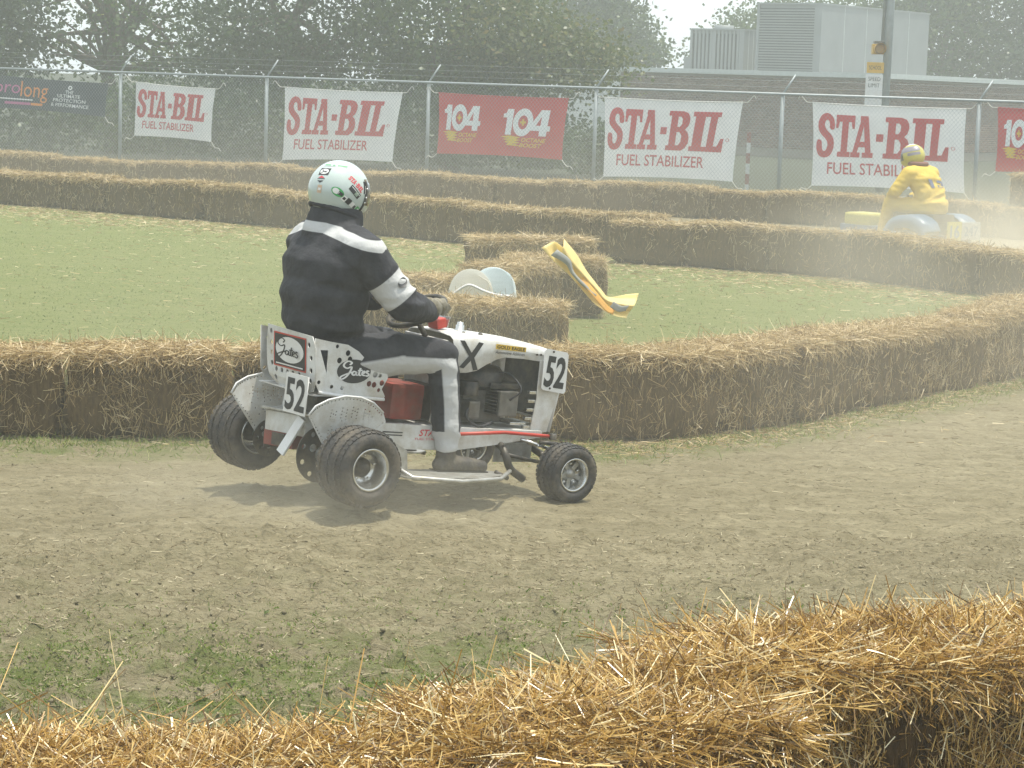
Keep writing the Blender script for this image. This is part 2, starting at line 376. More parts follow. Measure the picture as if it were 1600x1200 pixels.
BL, BW, BH = .95, .46, .50
def bale_meshes(n, wd, seed, mat_s, mat_b, lmul=1., nseg=2, shag=1.):
    rs = np.random.RandomState(seed)
    bm = bmesh.new(); bmesh.ops.create_cube(bm, size=1); bmesh.ops.subdivide_edges(bm, edges=bm.edges, cuts=9, use_grid_fill=True)
    fl = rs.normal(0, .012, 24)
    for v in bm.verts:
        q = v.co*2; e = 7.
        m_ = max(abs(q.x), abs(q.y), abs(q.z)); L = (abs(q.x)**e+abs(q.y)**e+abs(q.z)**e)**(1/e)
        q = q*(m_/L)
        p = Vector((q.x*BL/2, q.y*BW/2, q.z*BH/2))
        k = fl[int((p.x/BL+.5)*11) % 24]
        nn = noise.noise(p*6+Vector((seed*7, 0, 0)))*.03+noise.noise(p*17+Vector((seed*3, 5, 0)))*.014
        p += Vector((q.x*.02, q.y*(.0+k), q.z*.3*k))+Vector((q.x, q.y, q.z))*nn
        p.z += BH/2; v.co = p
    body = bpy.data.meshes.new('bale_body'); bm.to_mesh(body); bm.free(); body.materials.append(mat_b)
    body.polygons.foreach_set('use_smooth', [True]*len(body.polygons))
    parts = []
    def lay(c, fP, fD, lo, hi, wm=1.):
        P = fP(c); D = fD(c); L = rs.uniform(lo, hi, c)*lmul; W = rs.uniform(.6, 1.3, c)*wd*wm
        parts.append(strand_np(P-norm(D)*L[:, None]*.35, D, L, W, rs, nseg))
    u = lambda c, a: rs.uniform(-a, a, c)
    # top mat
    lay(int(n*.40), lambda c: np.stack([u(c, BL/2), u(c, BW/2), BH+rs.normal(.004, .012*shag, c)], 1),
        lambda c: np.stack([rs.normal(0, 1, c), rs.normal(0, 1, c), rs.normal(.05, .16*shag, c)], 1), .06, .2)
    lay(int(n*.05), lambda c: np.stack([u(c, BL/2), u(c, BW/2), BH+0*u(c, 1)], 1),
        lambda c: np.stack([rs.normal(0, .6, c), rs.normal(0, .6, c), rs.uniform(.2, 1, c)], 1), .05, .15)
    for s, k in ((-1, .22), (1, .10)):
        lay(int(n*k), lambda c: np.stack([u(c, BL/2), s*(BW/2+rs.normal(.003, .008, c)), rs.uniform(0, 1, c)**.85*BH], 1),
            lambda c: np.stack([rs.normal(0, .55, c), s*np.abs(rs.normal(0, .13*shag, c)), rs.normal(0, 1, c)], 1), .03, .11, .8)
        lay(int(n*k*.35), lambda c: np.stack([u(c, BL/2), s*BW/2*np.ones(c), BH-rs.uniform(0, .06, c)], 1),
            lambda c: np.stack([rs.normal(0, .8, c), s*rs.uniform(.1, .6, c), -rs.uniform(.0, .9, c)], 1), .05, .15)
    for s in (-1, 1):
        lay(int(n*.075), lambda c: np.stack([s*(BL/2+rs.normal(.002, .01, c)), u(c, BW/2), rs.uniform(0, 1, c)*BH], 1),
            lambda c: np.stack([s*np.abs(rs.normal(0, .2, c)), rs.normal(0, 1, c), rs.normal(0, .8, c)], 1), .04, .12, .8)
    V, F, r = cat(parts)
    straw = mesh_np('loose_straw', V, F, [mat_s], {'rnd': ('FACE', r)})
    return body, straw
ORD = ['first', 'second', 'third', 'fourth', 'fifth', 'sixth', 'seventh', 'eighth', 'ninth', 'tenth', 'eleventh', 'twelfth', 'thirteenth', 'fourteenth', 'fifteenth', 'sixteenth', 'seventeenth', 'eighteenth', 'nineteenth', 'twentieth'] + ['twenty-'+a for a in ('first', 'second', 'third', 'fourth', 'fifth', 'sixth', 'seventh', 'eighth', 'ninth')]+['thirtieth']
def bale(loc, rz, meshes, label, group, s=(1, 1, 1), tilt=0., ry=0.):
    o = empty('straw_bale', None, label, 'straw bale', group)
    o.location = loc; o.rotation_euler = (tilt, ry, rz); o.scale = s
    link(bpy.data.objects.new('bale_body', meshes[0]), o)
    st = link(bpy.data.objects.new('loose_straw', meshes[1]), o); st['kind'] = 'stuff'
    return o
def walk(L, step):
    pts = [Vector((p[0], p[1])) for p in L]; seg = 0; pos = pts[0].copy(); out = []
    tot = sum((pts[i+1]-pts[i]).length for i in range(len(pts)-1)); n = int(tot/step+.15)
    def at(d):
        for i in range(len(pts)-1):
            l = (pts[i+1]-pts[i]).length
            if d <= l or i == len(pts)-2: return pts[i].lerp(pts[i+1], d/l)
            d -= l
    for i in range(n): out.append((at(i*step), at((i+1)*step)))
    return out
rnd = random.Random(5)
MID = [bale_meshes(6500, .0045, 20+i, STRAWD, BALED) for i in range(3)]
FARB = [bale_meshes(2200, .007, 40+i, STRAWD, BALED, nseg=1) for i in range(3)]
NEARB = [bale_meshes(20000, .0042, 60+i, STRAW, BALE, lmul=1.25, nseg=3, shag=1.6) for i in range(3)]
def row(L, step, meshes, fmt, group, hv=.06, start=0, jit=.04):
    for i, (a, b) in enumerate(walk(L, step)):
        d = b-a; ang = math.atan2(d.y, d.x); c = (a+b)/2
        nrm = Vector((-math.sin(ang), math.cos(ang)))
        c = c+nrm*(BW/2+rnd.uniform(-jit, jit))
        bale((c.x, c.y, -.01), ang+rnd.uniform(-.06, .06)+(math.pi if rnd.random() < .5 else 0), meshes[rnd.randrange(3)],
             fmt % ORD[i+start], group, (step/.97*rnd.uniform(.94, 1.02), rnd.uniform(.95, 1.10), 1+rnd.uniform(-hv, hv)), rnd.uniform(-.03, .03), rnd.uniform(-.03, .03))
row(ROW1, .97, MID, 'straw bale in the middle wall left of the mower, %s from left', 'bales of the middle wall')
row(ROW1B, .99, MID, 'straw bale in the wall behind the mower, %s from its left end', 'bales of the middle wall')
row([(-9.6, 37.0), (-8.11, 36.1), (-6.98, 35.4), (-.92, 30.75), (1.95, 28.55)], 1.0, FARB, 'straw bale in the row behind the lawn, left of its break, %s from the left', 'bales of the row behind the lawn', .07)
row([(1.12, 28.15), (3.76, 26.95), (4.91, 25.4), (5.6, 23.8), (6.2, 21.8)], 1.0, FARB, 'straw bale in the row behind the lawn, right of its break, %s from the left', 'bales of the row behind the lawn', .07)
row(ROW3, 1.0, FARB, 'hazy straw bale in the rearmost row, %s from its left end', 'bales of the rearmost row', .07)
for i, (x, y, z, r) in enumerate([(8.15, 35.9, .48, -.55), (9.0, 35.3, .0, -.5), (8.95, 35.35, .49, -.55)]):
    bale((x, y, z), r, FARB[i % 3], 'hazy straw bale %s' % ('on top of the rearmost row, left of the pile', 'at the foot of the pile at the right edge', 'topmost in the pile at the right edge')[i], 'stacked bales at the right end')
# infield pen
PEN = [((.14, 23.95), .18, 1.35, 'straw bale at the back of the small pen on the lawn'),
       ((.36, 21.35), .08, .95, 'straw bale on the right side of the lawn pen, behind the yellow flag'),
       ((-.52, 18.75), .12, 1.0, 'straw bale behind the white sheeting on the lawn'),
       ((-.05, 20.3), .9, .9, 'straw bale set askew in the middle of the lawn pen'),
       ((-.77, 16.85), -.02, .85, 'left straw bale in front of the white sheeting, behind the rider'),
       ((-.03, 16.72), -.04, .85, 'right straw bale in front of the white sheeting, above the mower hood')]
for (x, y), r, sx, lb in PEN:
    bale((x, y, 0), r, MID[rnd.randrange(3)], lb, 'bales of the small pen on the lawn', (sx, 1, 1.04))
# foreground wall
FG = [((-1.52, 5.38), .02, (1, 1.0, .85), 'golden straw bale in the foreground, leftmost in view, cut by the left edge'),
      ((-.62, 5.40), .05, (1, 1.0, .86), 'golden loose topped straw bale in the foreground, second from the left'),
      ((.24, 5.80), .42, (1., 1.1, .98), 'golden foreground straw bale slumping below the middle of the wall'),
      ((1.03, 6.50), .33, (1.06, 1.05, 1.04), 'golden foreground bale with dark shaded front, right of the slumped one'),
      ((2.02, 6.85), .26, (1.06, 1.05, 1.04), 'golden straw bale in the foreground, rightmost, cut by the right edge')]
for i, ((x, y), r, s, lb) in enumerate(FG):
    bale((x, y, -.01), r, NEARB[i % 3], lb, 'bales of the foreground wall', s)
rs = np.random.RandomState(77)
def heap(n, cx, cy, sx, sy, z0, hz, rz, lmin=.08, lmax=.3, wd=.004):
    g = rs.normal(0, 1, (n, 2)).clip(-2.2, 2.2); x = g[:, 0]*sx; y = g[:, 1]*sy
    c, s = math.cos(rz), math.sin(rz)
    hh = hz*np.exp(-(g**2).sum(1)/2)
    P = np.stack([cx+c*x-s*y, cy+s*x+c*y, z0+hh*rs.rand(n)**.5], 1)
    D = np.stack([rs.normal(0, 1, n), rs.normal(0, 1, n), rs.normal(.08, .3, n)], 1)
    L = rs.uniform(lmin, lmax, n)*rs.uniform(.5, 1, n)
    return strand_np(P-norm(D)*L[:, None]/2, D, L, rs.uniform(.7, 1.3, n)*wd, rs, 3)
parts = [heap(5000, -1.2, 5.42, .5, .14, .415, .06, 0), heap(5000, -.4, 5.5, .42, .15, .42, .06, .1), heap(5000, .15, 5.75, .3, .15, .47, .08, .5),
         heap(4500, .50, 6.22, .2, .14, .46, .09, .4), heap(4000, 1.1, 6.68, .36, .1, .51, .05, .3), heap(4000, 1.75, 6.92, .36, .1, .51, .05, .3),
         heap(2500, .35, 5.7, .2, .10, .36, .12, .5), heap(2500, .05, 6.15, .5, .12, 0, .12, .3)]
# long stalks standing out of the heap
n = 240; x = rs.uniform(-1.4, 1.9, n); y = 5.55+np.clip(x+.3, 0, 9)*.75-np.clip(x-.75, 0, 9)*.45+rs.normal(0, .12, n)
P = np.stack([x, y, np.full(n, .43)], 1); D = np.stack([rs.normal(0, .9, n), rs.normal(0, .7, n), rs.uniform(.05, .8, n)], 1)
parts.append(strand_np(P, D, rs.uniform(.15, .34, n), rs.uniform(.003, .005, n), rs, 3, .05))
V, F, r = cat(parts)
tag(ob('loose_straw_heap', mesh_np('loose_straw_heap', V, F, [STRAW], {'rnd': ('FACE', r)})), 'loose golden straw lying over the tops of the foreground bales', 'straw', kind='stuff')

# litter on the track and lawn
def litter(n, xr, yfun, name, label, mat, wd, lmin, lmax, flat=.12):
    x = rs.uniform(xr[0], xr[1], n); y = yfun(x, n)
    z = gheight(x, y)+.006
    P = np.stack([x, y, z], 1); D = np.stack([rs.normal(0, 1, n), rs.normal(0, .8, n), rs.normal(0, flat, n)], 1)
    L = rs.uniform(lmin, lmax, n)
    V, F, r = strand_np(P-norm(D)*L[:, None]/2, D, L, rs.uniform(.6, 1.3, n)*wd, rs, 1, up=None)
    return tag(ob(name, mesh_np(name, V, F, [mat], {'rnd': ('FACE', r)})), label, 'straw', kind='stuff')
litter(15000, (-3.6, 4.2), lambda x, n: 7+rs.uniform(0, 1, n)**1.3*9, 'straw_litter', 'chopped straw trodden into the dirt track', STRAWT, .003, .012, .06)
litter(30000, (-2.8, 3.0), lambda x, n: 7+rs.uniform(0, 1, n)**1.3*3.6+.2*x, 'dry_grass_litter', 'short dry grass and chaff matted into the near edge of the track', STRAWT, .0035, .008, .03, .45)
litter(9000, (-5, 5), lambda x, n: lineY(ROW1B, x)+rs.normal(-.12, .22, n), 'straw_litter', 'straw fallen along the foot of the middle bale wall', STRAWD, .004, .02, .10)
litter(9000, (-9, 6), lambda x, n: lineY(ROW2, x)-np.abs(rs.normal(0, 1.6, n)), 'straw_litter', 'straw scattered on the lawn before the far row of bales', STRAWD, .008, .04, .12)
litter(2500, (-6, 5), lambda x, n: rs.uniform(14, 30, n), 'straw_litter', 'single stalks of straw strewn over the lawn', STRAWD, .006, .03, .1)

def blades(n, X, Y, lmin, lmax, wd):
    ok = np.ones(len(X), bool); Z = gheight(X, Y)
    P = np.stack([X, Y, Z-.004], 1); D = np.stack([rs.normal(0, 1.1, n), rs.normal(0, 1.1, n), np.ones(n)], 1)
    return strand_np(P, D, rs.uniform(lmin, lmax, n), rs.uniform(.7, 1.3, n)*wd, rs, 1, .2)
n = 60000; x = rs.uniform(-2.6, 1.6, n); y = 7.95+.25*x+rs.normal(0, .6, n)
keep = (fbm(x*4, y*4, 50)+rs.normal(0, .05, n)) > (.45+.07*np.clip(x, -1, 1)); x, y = x[keep], y[keep]
a_ = blades(len(x), x, y, .008, .022, .005)
n = 9000; x = rs.uniform(-4.5, 4.5, n); y = np.where(x < -1.6, lineY(ROW1, x), lineY(ROW1B, x))-np.abs(rs.normal(0, .3, n))-.02
b_ = blades(n, x, y, .015, .05, .005)
V, F, r = cat([a_, b_])
tag(ob('grass_tufts', mesh_np('grass_tufts', V, F, [GRASSY], {'rnd': ('FACE', r)})), 'short green grass left along the edges of the dirt track', 'grass', kind='stuff')
n = 90000; x = rs.uniform(-8.5, 6, n); y = 13.6+rs.uniform(0, 1, n)**1.4*22
keep = (y < lineY(ROW2, x)-.1) & (y > np.where(x < -1.6, lineY(ROW1, x), lineY(ROW1B, x))+.5) & (np.abs(x) < y*.25)
x, y = x[keep], y[keep]
V, F, r = blades(len(x), x, y, .008, .022, .007)
tag(ob('lawn_grass', mesh_np('lawn_grass', V, F, [LAWNB], {'rnd': ('FACE', r)})), 'mown grass of the lawn inside the race track', 'grass', kind='stuff')
# clods
n = 5200; x = rs.uniform(-3, 3.2, n); y = 7+rs.uniform(0, 1, n)**1.5*6
s = rs.uniform(.002, .008, n)*rs.uniform(.5, 1.4, n)*np.clip(1.5-(y-7)/6, .5, 1.5)
oc = np.array([(1, 0, 0), (0, 1, 0), (-1, 0, 0), (0, -1, 0), (0, 0, .8), (0, 0, -.8)])
of = np.array([(0, 1, 4), (1, 2, 4), (2, 3, 4), (3, 0, 4), (1, 0, 5), (2, 1, 5), (3, 2, 5), (0, 3, 5)])
P = np.stack([x, y, gheight(x, y)+s*.2], 1)
V = P[:, None, :]+oc[None]*s[:, None, None]*rs.uniform(.5, 1.5, (n, 6, 1)); F = of[None]+np.arange(n)[:, None, None]*6
tag(ob('dirt_clods', mesh_np('dirt_clods', V.reshape(-1, 3), F.reshape(-1, 3), [CLOD], {'rnd': ('FACE', np.repeat(rs.rand(n), 8))})), 'small clods of dry earth on the dirt track', 'dirt', kind='stuff')
# ------------------------------------------------------------------ trees
LEAF1 = M_ramp('leaf_mid', [(0, (.022, .046, .010)), (.5, (.05, .095, .016)), (.88, (.10, .145, .03)), (1, (.19, .19, .06))], rough=.4, transl=.45)
LEAF2 = M_ramp('leaf_dark', [(0, (.012, .028, .008)), (.5, (.028, .06, .012)), (.92, (.06, .10, .022)), (1, (.12, .15, .045))], rough=.4, transl=.35)
LEAF3 = M_ramp('leaf_olive', [(0, (.045, .07, .018)), (.4, (.085, .115, .03)), (.8, (.14, .15, .045)), (1, (.26, .19, .08))], rough=.42, transl=.5)
BARK = M('bark', (.085, .065, .048), .9, var=.35, scale=14, bump=.8, bscale=30, stretch=(1, 1, .3))
def leaves(P, size, rs):
    n = len(P); D = norm(rs.normal(size=(n, 3))*[1, 1, .7]); A = norm(np.cross(D, rs.normal(size=(n, 3)))); L = rs.uniform(.6, 1.3, n)[:, None]*size
    c = P; w_ = L*.38
    V = np.stack([c-D*L/2, c+A*w_-D*L*.05, c+D*L/2, c-A*w_-D*L*.05], 1).reshape(-1, 3)
    return V, np.arange(n*4).reshape(-1, 4)
def tree(x, y, trunk_h, blobs, n, size, mat, label, seed, tr=.22, k=14, sig=.32, limbs=16, cat_='tree', group=None, name='leafy_tree', zmax=None):
    rs = np.random.RandomState(seed); o = empty(name, Matrix.Translation((x, y, 0)), label, cat_, group)
    W = np.array([b[6] for b in blobs], float); W /= W.sum(); ncl = n//k
    ch = rs.choice(len(blobs), ncl, p=W); B_ = np.array([b[:6] for b in blobs], float)[ch]
    d = norm(rs.normal(size=(ncl, 3))); r = rs.uniform(.25, 1, ncl)[:, None]**.5
    C = B_[:, :3]+d*r*B_[:, 3:6]
    P = np.repeat(C, k, 0)+rs.normal(0, 1, (ncl*k, 3))*[sig*1.35, sig*1.35, sig*.6]
    P = P[P[:, 2] > .15]
    V, F = leaves(P, size, rs)
    tone = np.repeat(rs.rand(ncl), k)[:len(P)]
    me = mesh_np('crown', V, F, [mat], {'rnd': ('FACE', np.clip(tone*.45+rs.rand(len(P))*.55, 0, 1))})
    cr = ob('crown', me, o); cr['kind'] = 'stuff'
    if trunk_h > 0:
        pts = [(0, 0, -.1)]+[(rs.normal(0, .05)*i, rs.normal(0, .05)*i, trunk_h*i/4) for i in range(1, 5)]
        tube('trunk', pts, [tr*1.3, tr, tr*.9, tr*.8, tr*.6], BARK, o)
        far = C[rs.choice(len(C), limbs)]
        for q in far:
            s_ = np.array(pts[rs.randint(2, 5)]); mid = (s_+q)/2+rs.normal(0, .25, 3)
            tube('limb', catmull([s_, mid, q], 4), [tr*.38]*3+[tr*.26]*3+[tr*.12]*2+[.012], BARK, o, 6)
    return o
B4 = lambda cx, cy, cz, rx, ry, rz, w=1: (cx, cy, cz, rx, ry, rz, w)
tree(-14.3, 60, 3.2, [B4(0, 0, 3.2, 2.0, 2, 2.2, 3), B4(0, 0, 6.5, 3.2, 3, 2.5, 1)], 16000, .15, LEAF2, 'dark leafy tree at the far left edge behind the fence', 1)
tree(-10.7, 61, 4.2, [B4(-1.0, 0, 3.0, 2.6, 2, 1.3, .5), B4(1.4, 0, 3.2, 2.2, 2, 1.5, 1.1), B4(0, 0, 6.8, 4, 3, 2.6, 1.0), B4(2.2, -.5, 2.4, 1.6, 1.2, .6, .35)], 7600, .13, LEAF1,
     'open crowned tree with bright sky between its branches behind the small white banner', 2, limbs=46, k=9, sig=.34, tr=.2)
tree(-5.6, 58, 3.6, [B4(0, 0, 3.6, 2.9, 2, 1.9, 2.2), B4(-.9, 0, 2.2, 2.0, 1.5, .9, .6), B4(0, 0, 6.8, 3.8, 3, 2.4, 1)], 19000, .13, LEAF2, 'large dark tree above the rider, behind the second white banner', 3, limbs=22)
tree(-1.7, 57, 3.4, [B4(0, 0, 3.3, 2.5, 2, 1.8, 2.5), B4(.2, 0, 2.1, 2.2, 1.4, .8, 1), B4(0, 0, 6.3, 3, 3, 2.2, 1)], 22000, .13, LEAF1, 'green tree behind the red banner', 4)
tree(1.0, 55, 0, [B4(-.2, 0, 2.9, 1.5, 1.0, .75, 2), B4(.3, 0, 2.35, 1.15, 1, .5, 1), B4(-1.2, 0, 3.4, 1.5, 1, .9, 1.6)], 8500, .12, LEAF3, 'olive green tree with brownish tips hanging over the left end of the roof', 5)
tree(3.0, 93, 3.0, [B4(0, 0, 4.0, 2.2, 2, 2.1, 2.2), B4(1.2, 0, 3.3, 1.5, 1.4, 1.0, 1), B4(-1.3, 0, 5.4, 2.4, 2, 1.7, 1), B4(0, 0, 7.6, 2.6, 2, 2, 1)], 20000, .19, LEAF1, 'full green tree left of the open sky, behind the building', 6, sig=.26)
tree(9.9, 93, 3, [B4(-1.0, 0, 4.1, 1.3, 2, 1.35, 1), B4(1.0, 0, 4.7, 1.9, 2, 1.4, 1.5), B4(3.8, 0, 4.9, 2.4, 2, 1.4, 1.5), B4(-2.3, 0, 3.5, .9, 1, .6, .3)], 12000, .16, LEAF1, 'distant tree showing above the rooftop air units', 7, sig=.4)
tree(16.5, 93, 3, [B4(0, 0, 4.2, 2.6, 2, 2.6, 2), B4(.5, 0, 7, 3, 2, 2, 1)], 17000, .19, LEAF1, 'full green tree right of the large rooftop air unit', 8, sig=.36)
tree(20.2, 92, 3, [B4(0, 0, 3.9, 1.9, 2, 2.4, 2), B4(.5, 0, 7, 2.4, 2, 2, .6)], 12000, .19, LEAF2, 'dark green tree at the right edge behind the building', 9, sig=.36)
tree(24.2, 92, 3, [B4(0, 0, 3.9, 2.3, 2, 2.6, 2), B4(.5, 0, 7, 2.4, 2, 2, .6)], 9000, .19, LEAF1, 'tree beyond the right edge of the picture, behind the building', 10, sig=.36)
for i, (px, yy, rx, hh) in enumerate([(-14.8, 57, 1.7, 1.9), (-12.2, 56, 1.9, 1.8), (-9.2, 56.5, 1.9, 1.9), (-6.6, 56, 1.8, 1.8), (-4.0, 55.5, 1.8, 1.95), (-1.6, 55, 1.7, 1.9), (.55, 54.6, 1.0, 1.6), (2.0, 52.5, .9, 1.25)]):
    tree(px, yy, 0, [B4(0, 0, hh*.5, rx, .9, hh*.55, 1)], 6500 if i < 6 else 3000, .11, LEAF2 if i % 2 else LEAF1,
         'bushy green shrub behind the fence, %s from the left' % ORD[i], 30+i, cat_='shrub', group='shrubs behind the fence', name='dense_shrub', sig=.22)

# ------------------------------------------------------------------ fence
def fpt(s, z, off=0.): return FA+FD*s+Vector((0, 0, z))+FN*off
fe = empty('chain_link_fence', None, 'grey chain link fence with barbed wire arms behind the hindmost bales', 'fence')
FH = 2.1
POSTS = [-3.7, 0, 3.65, 7.43, 11.08, 14.86, 18.56, 22.3, 26.0]
for s in POSTS:
    po = tube('post', [fpt(s, 0, .04), fpt(s, FH, .04)], .038, STEEL, fe)
    tube('post_arm', [fpt(s, FH, .04), fpt(s+.19, FH+.36, .04)+FN*.12], [.022, .016], STEEL, po, 6)
tube('top_rail', [fpt(-7, FH), fpt(27, FH)], .024, STEEL, fe)
for k, t_ in enumerate((.35, .68, .98)):
    tube('barbed_wire', [fpt(-3.7+.19*t_, FH+.36*t_, .04+.12*t_), fpt(26+.19*t_, FH+.36*t_, .04+.12*t_)], .002, STEEL, fe, 4)
sV = []; sF = []; nw = 0
for s in np.arange(-7, 27, .075):
    for dr in (-1, 1):
        a = fpt(s, .03); b = fpt(s+dr*(FH-.03)*.9, FH)
        if dr < 0 and s-(FH)*.9 < -7: continue
        d = (b-a).normalized(); u = d.cross(FN).normalized()*.0021; v_ = FN*.0021
        for p in (a, b): sV += [p+u, p-u*.5+v_, p-u*.5-v_]
        o_ = nw*6; sF += [(o_, o_+1, o_+4, o_+3), (o_+1, o_+2, o_+5, o_+4), (o_+2, o_, o_+3, o_+5)]; nw += 1
cl = ob('chain_link', mesh_np('chain_link', [tuple(p) for p in sV], sF, [STEEL]), fe); cl['kind'] = 'stuff'

# ------------------------------------------------------------------ lettering
def glyph(ch):
    if ch == 'T': return [[(0, 1), (1, 1), (1, .68), (.88, .68), (.82, .84), (.67, .84), (.67, .12), (.84, .12), (.84, 0), (.16, 0), (.16, .12), (.33, .12), (.33, .84), (.18, .84), (.12, .68), (0, .68)]]
    if ch == 'A': return [[(.34, 1), (.68, 1), (.90, .12), (1, .12), (1, 0), (.52, 0), (.52, .12), (.65, .12), (.62, .25), (.34, .25), (.29, .12), (.42, .12), (.42, 0), (0, 0), (0, .12), (.08, .12), (.36, .88), (.34, .88)], [(.38, .38), (.59, .38), (.51, .76)]]
    if ch == 'B': return [[(0, 1), (.62, 1), (.82, .96), (.93, .86), (.95, .74), (.90, .62), (.78, .54), (.92, .47), (1, .34), (1, .20), (.90, .07), (.72, 0), (0, 0), (0, .12), (.12, .12), (.12, .88), (0, .88)],
                          [(.42, .86), (.54, .86), (.62, .8), (.62, .68), (.54, .60), (.42, .60)], [(.42, .47), (.56, .47), (.66, .38), (.66, .22), (.56, .13), (.42, .13)]]
    if ch == 'I': return [[(0, 1), (1, 1), (1, .88), (.82, .88), (.82, .12), (1, .12), (1, 0), (0, 0), (0, .12), (.18, .12), (.18, .88), (0, .88)]]
    if ch == 'L': return [[(0, 1), (.66, 1), (.66, .88), (.50, .88), (.50, .14), (.70, .14), (.84, .34), (1, .34), (1, 0), (0, 0), (0, .12), (.14, .12), (.14, .88), (0, .88)]]
    if ch == '-': return [[(0, .58), (1, .58), (1, .40), (0, .40)]]
    if ch == 'S':
        return [[(q.x, q.y) for q in catmull([(.97, .66, 0), (.95, .84, 0), (.80, .97, 0), (.50, 1.03, 0), (.20, .97, 0), (.03, .82, 0), (.04, .64, 0), (.22, .52, 0), (.50, .41, 0), (.62, .31, 0), (.60, .19, 0), (.48, .12, 0), (.34, .17, 0), (.26, .36, 0), (.02, .38, 0), (.0, .18, 0), (.18, .02, 0), (.48, -.03, 0), (.80, .02, 0), (.98, .18, 0), (.98, .38, 0), (.82, .51, 0), (.54, .62, 0), (.40, .72, 0), (.42, .83, 0), (.54, .87, 0), (.66, .82, 0), (.72, .66, 0)], 4, True)]]
    if ch == '1': return [[(.34, 1), (.86, 1), (.86, 0), (.34, 0), (.34, .66), (0, .66), (0, .80), (.22, .84)]]
    if ch == '0': return [circ(.5, .5, .56, 28, .54), circ(.5, .5, .27, 20, .27)[::-1]]
    if ch == '4': return [[(.42, 1), (.90, 1), (.90, .40), (1.06, .40), (1.06, .20), (.90, .20), (.90, 0), (.48, 0), (.48, .20), (-.05, .20), (-.05, .40)], [(.50, .40), (.50, .74), (.24, .40)]]
def word(spec, y0, y1, shear=0.):
    """spec: (char, x0, x1) -> flat bmesh in uv"""
    out = []
    for ch, x0, x1 in spec:
        for sp in [glyph(ch)]:
            out.append(shape2d([[(x0+p[0]*(x1-x0)+shear*(p[1]-.5), y0+p[1]*(y1-y0)) for p in s] for s in sp]))
    return join(out)
STABIL = [('S', .03, .145), ('T', .152, .278), ('A', .262, .412), ('-', .425, .472), ('B', .478, .645), ('I', .655, .765), ('L', .765, .905)]
def gates_strokes():
    G = [[(.30, .80), (.36, .92), (.24, 1.0), (.12, .88), (.10, .72), (.22, .62), (.36, .70), (.33, .45), (.20, .15), (.05, .02), (.02, .14), (.20, .30), (.40, .42)],
         [(.52, .44), (.44, .46), (.40, .34), (.46, .26), (.53, .36), (.54, .46), (.53, .30), (.60, .26)],
         [(.66, .66), (.63, .40), (.64, .27), (.70, .27)], [(.57, .52), (.73, .54)],
         [(.71, .34), (.80, .42), (.78, .50), (.73, .44), (.73, .30), (.82, .26)], [(.94, .48), (.88, .52), (.87, .42), (.94, .34), (.90, .24), (.83, .28)]]
    return G
def gates_bm(wd=.05):
    bm = bmesh.new()
    for i, s in enumerate(gates_strokes()): stroke_bm(bm, s, wd, 5, z=i*.0015)
    return bm

# ------------------------------------------------------------------ banners
def vinyl(name, col): return M(name, col, .38, var=.05, scale=2.5, bump=.15, bscale=5, transl=.3, dirt=tuple(c*.8 for c in col), dirt_amt=.3)
VW = vinyl('white_vinyl', (.86, .85, .83)); VR = vinyl('red_vinyl', (.52, .045, .055)); VN = vinyl('navy_vinyl', (.02, .035, .06))
ROPE = M('rope', (.62, .60, .55), .8)
def banner(name, cs, mat, label, seed, sag=.012, wave=.02):
    o = empty(name, None, label, 'banner', 'banners tied to the fence')
    (a0, a1), (b0, b1), (c0, c1), (d0, d1) = cs
    rs_ = np.random.RandomState(seed); ph = rs_.uniform(0, 6, 4)
    def f(u, v, off=0.):
        # v=0 bottom, 1 top
        s = (1-v)*((1-u)*d0+u*c0)+v*((1-u)*a0+u*b0); z = (1-v)*((1-u)*d1+u*c1)+v*((1-u)*a1+u*b1)
        e = 4*u*(1-u); z += -sag*e*v*1.6+sag*e*(1-v)*2.2; s += sag*2*4*v*(1-v)*(.5-u)*2
        bl = wave*(math.sin(u*5+ph[0])*math.sin(v*3+ph[1])+.5*math.sin(u*11+v*4+ph[2])+.35*math.sin((u-v)*17+ph[3])*abs(u-.5)*2)
        return fpt(s, z, .045+max(-.028, bl*.6)+off)
    bm = bmesh.new(); nu, nv = 36, 18
    g = [[bm.verts.new(f(i/nu, j/nv)) for i in range(nu+1)] for j in range(nv+1)]
    for j in range(nv):
        for i in range(nu): bm.faces.new((g[j][i], g[j][i+1], g[j+1][i+1], g[j+1][i]))
    bm_ob('sheet', bm, mat, o, True)
    hem = [f(i/nu, 1) for i in range(nu+1)]
    tube('hem', hem, .012, mat, o, 6)
    for u, v, du, dz in ((0, 1, -.22, .12), (1, 1, .22, .13), (0, 0, -.18, -.05), (1, 0, .2, -.12)):
        p = f(u, v); q = p+FD*du+Vector((0, 0, dz))-FN*.03
        tube('tie', catmull([p, p.lerp(q, .5)+Vector((0, 0, -.05)), q, q+FD*(.05*(1 if du > 0 else -1))-Vector((0, 0, .06))], 4), .008, ROPE, o, 5)
    def pr(bm, nm, mt, off=.012):
        for _ in range(2):
            es = [e for e in bm.edges if e.calc_length() > .12]
            if es: bmesh.ops.subdivide_edges(bm, edges=es, cuts=1, use_grid_fill=False)
        bmesh.ops.triangulate(bm, faces=bm.faces)
        put(bm, lambda c: f(c.x, c.y, -off)); return bm_ob(nm, bm, mt, o)
    return o, pr
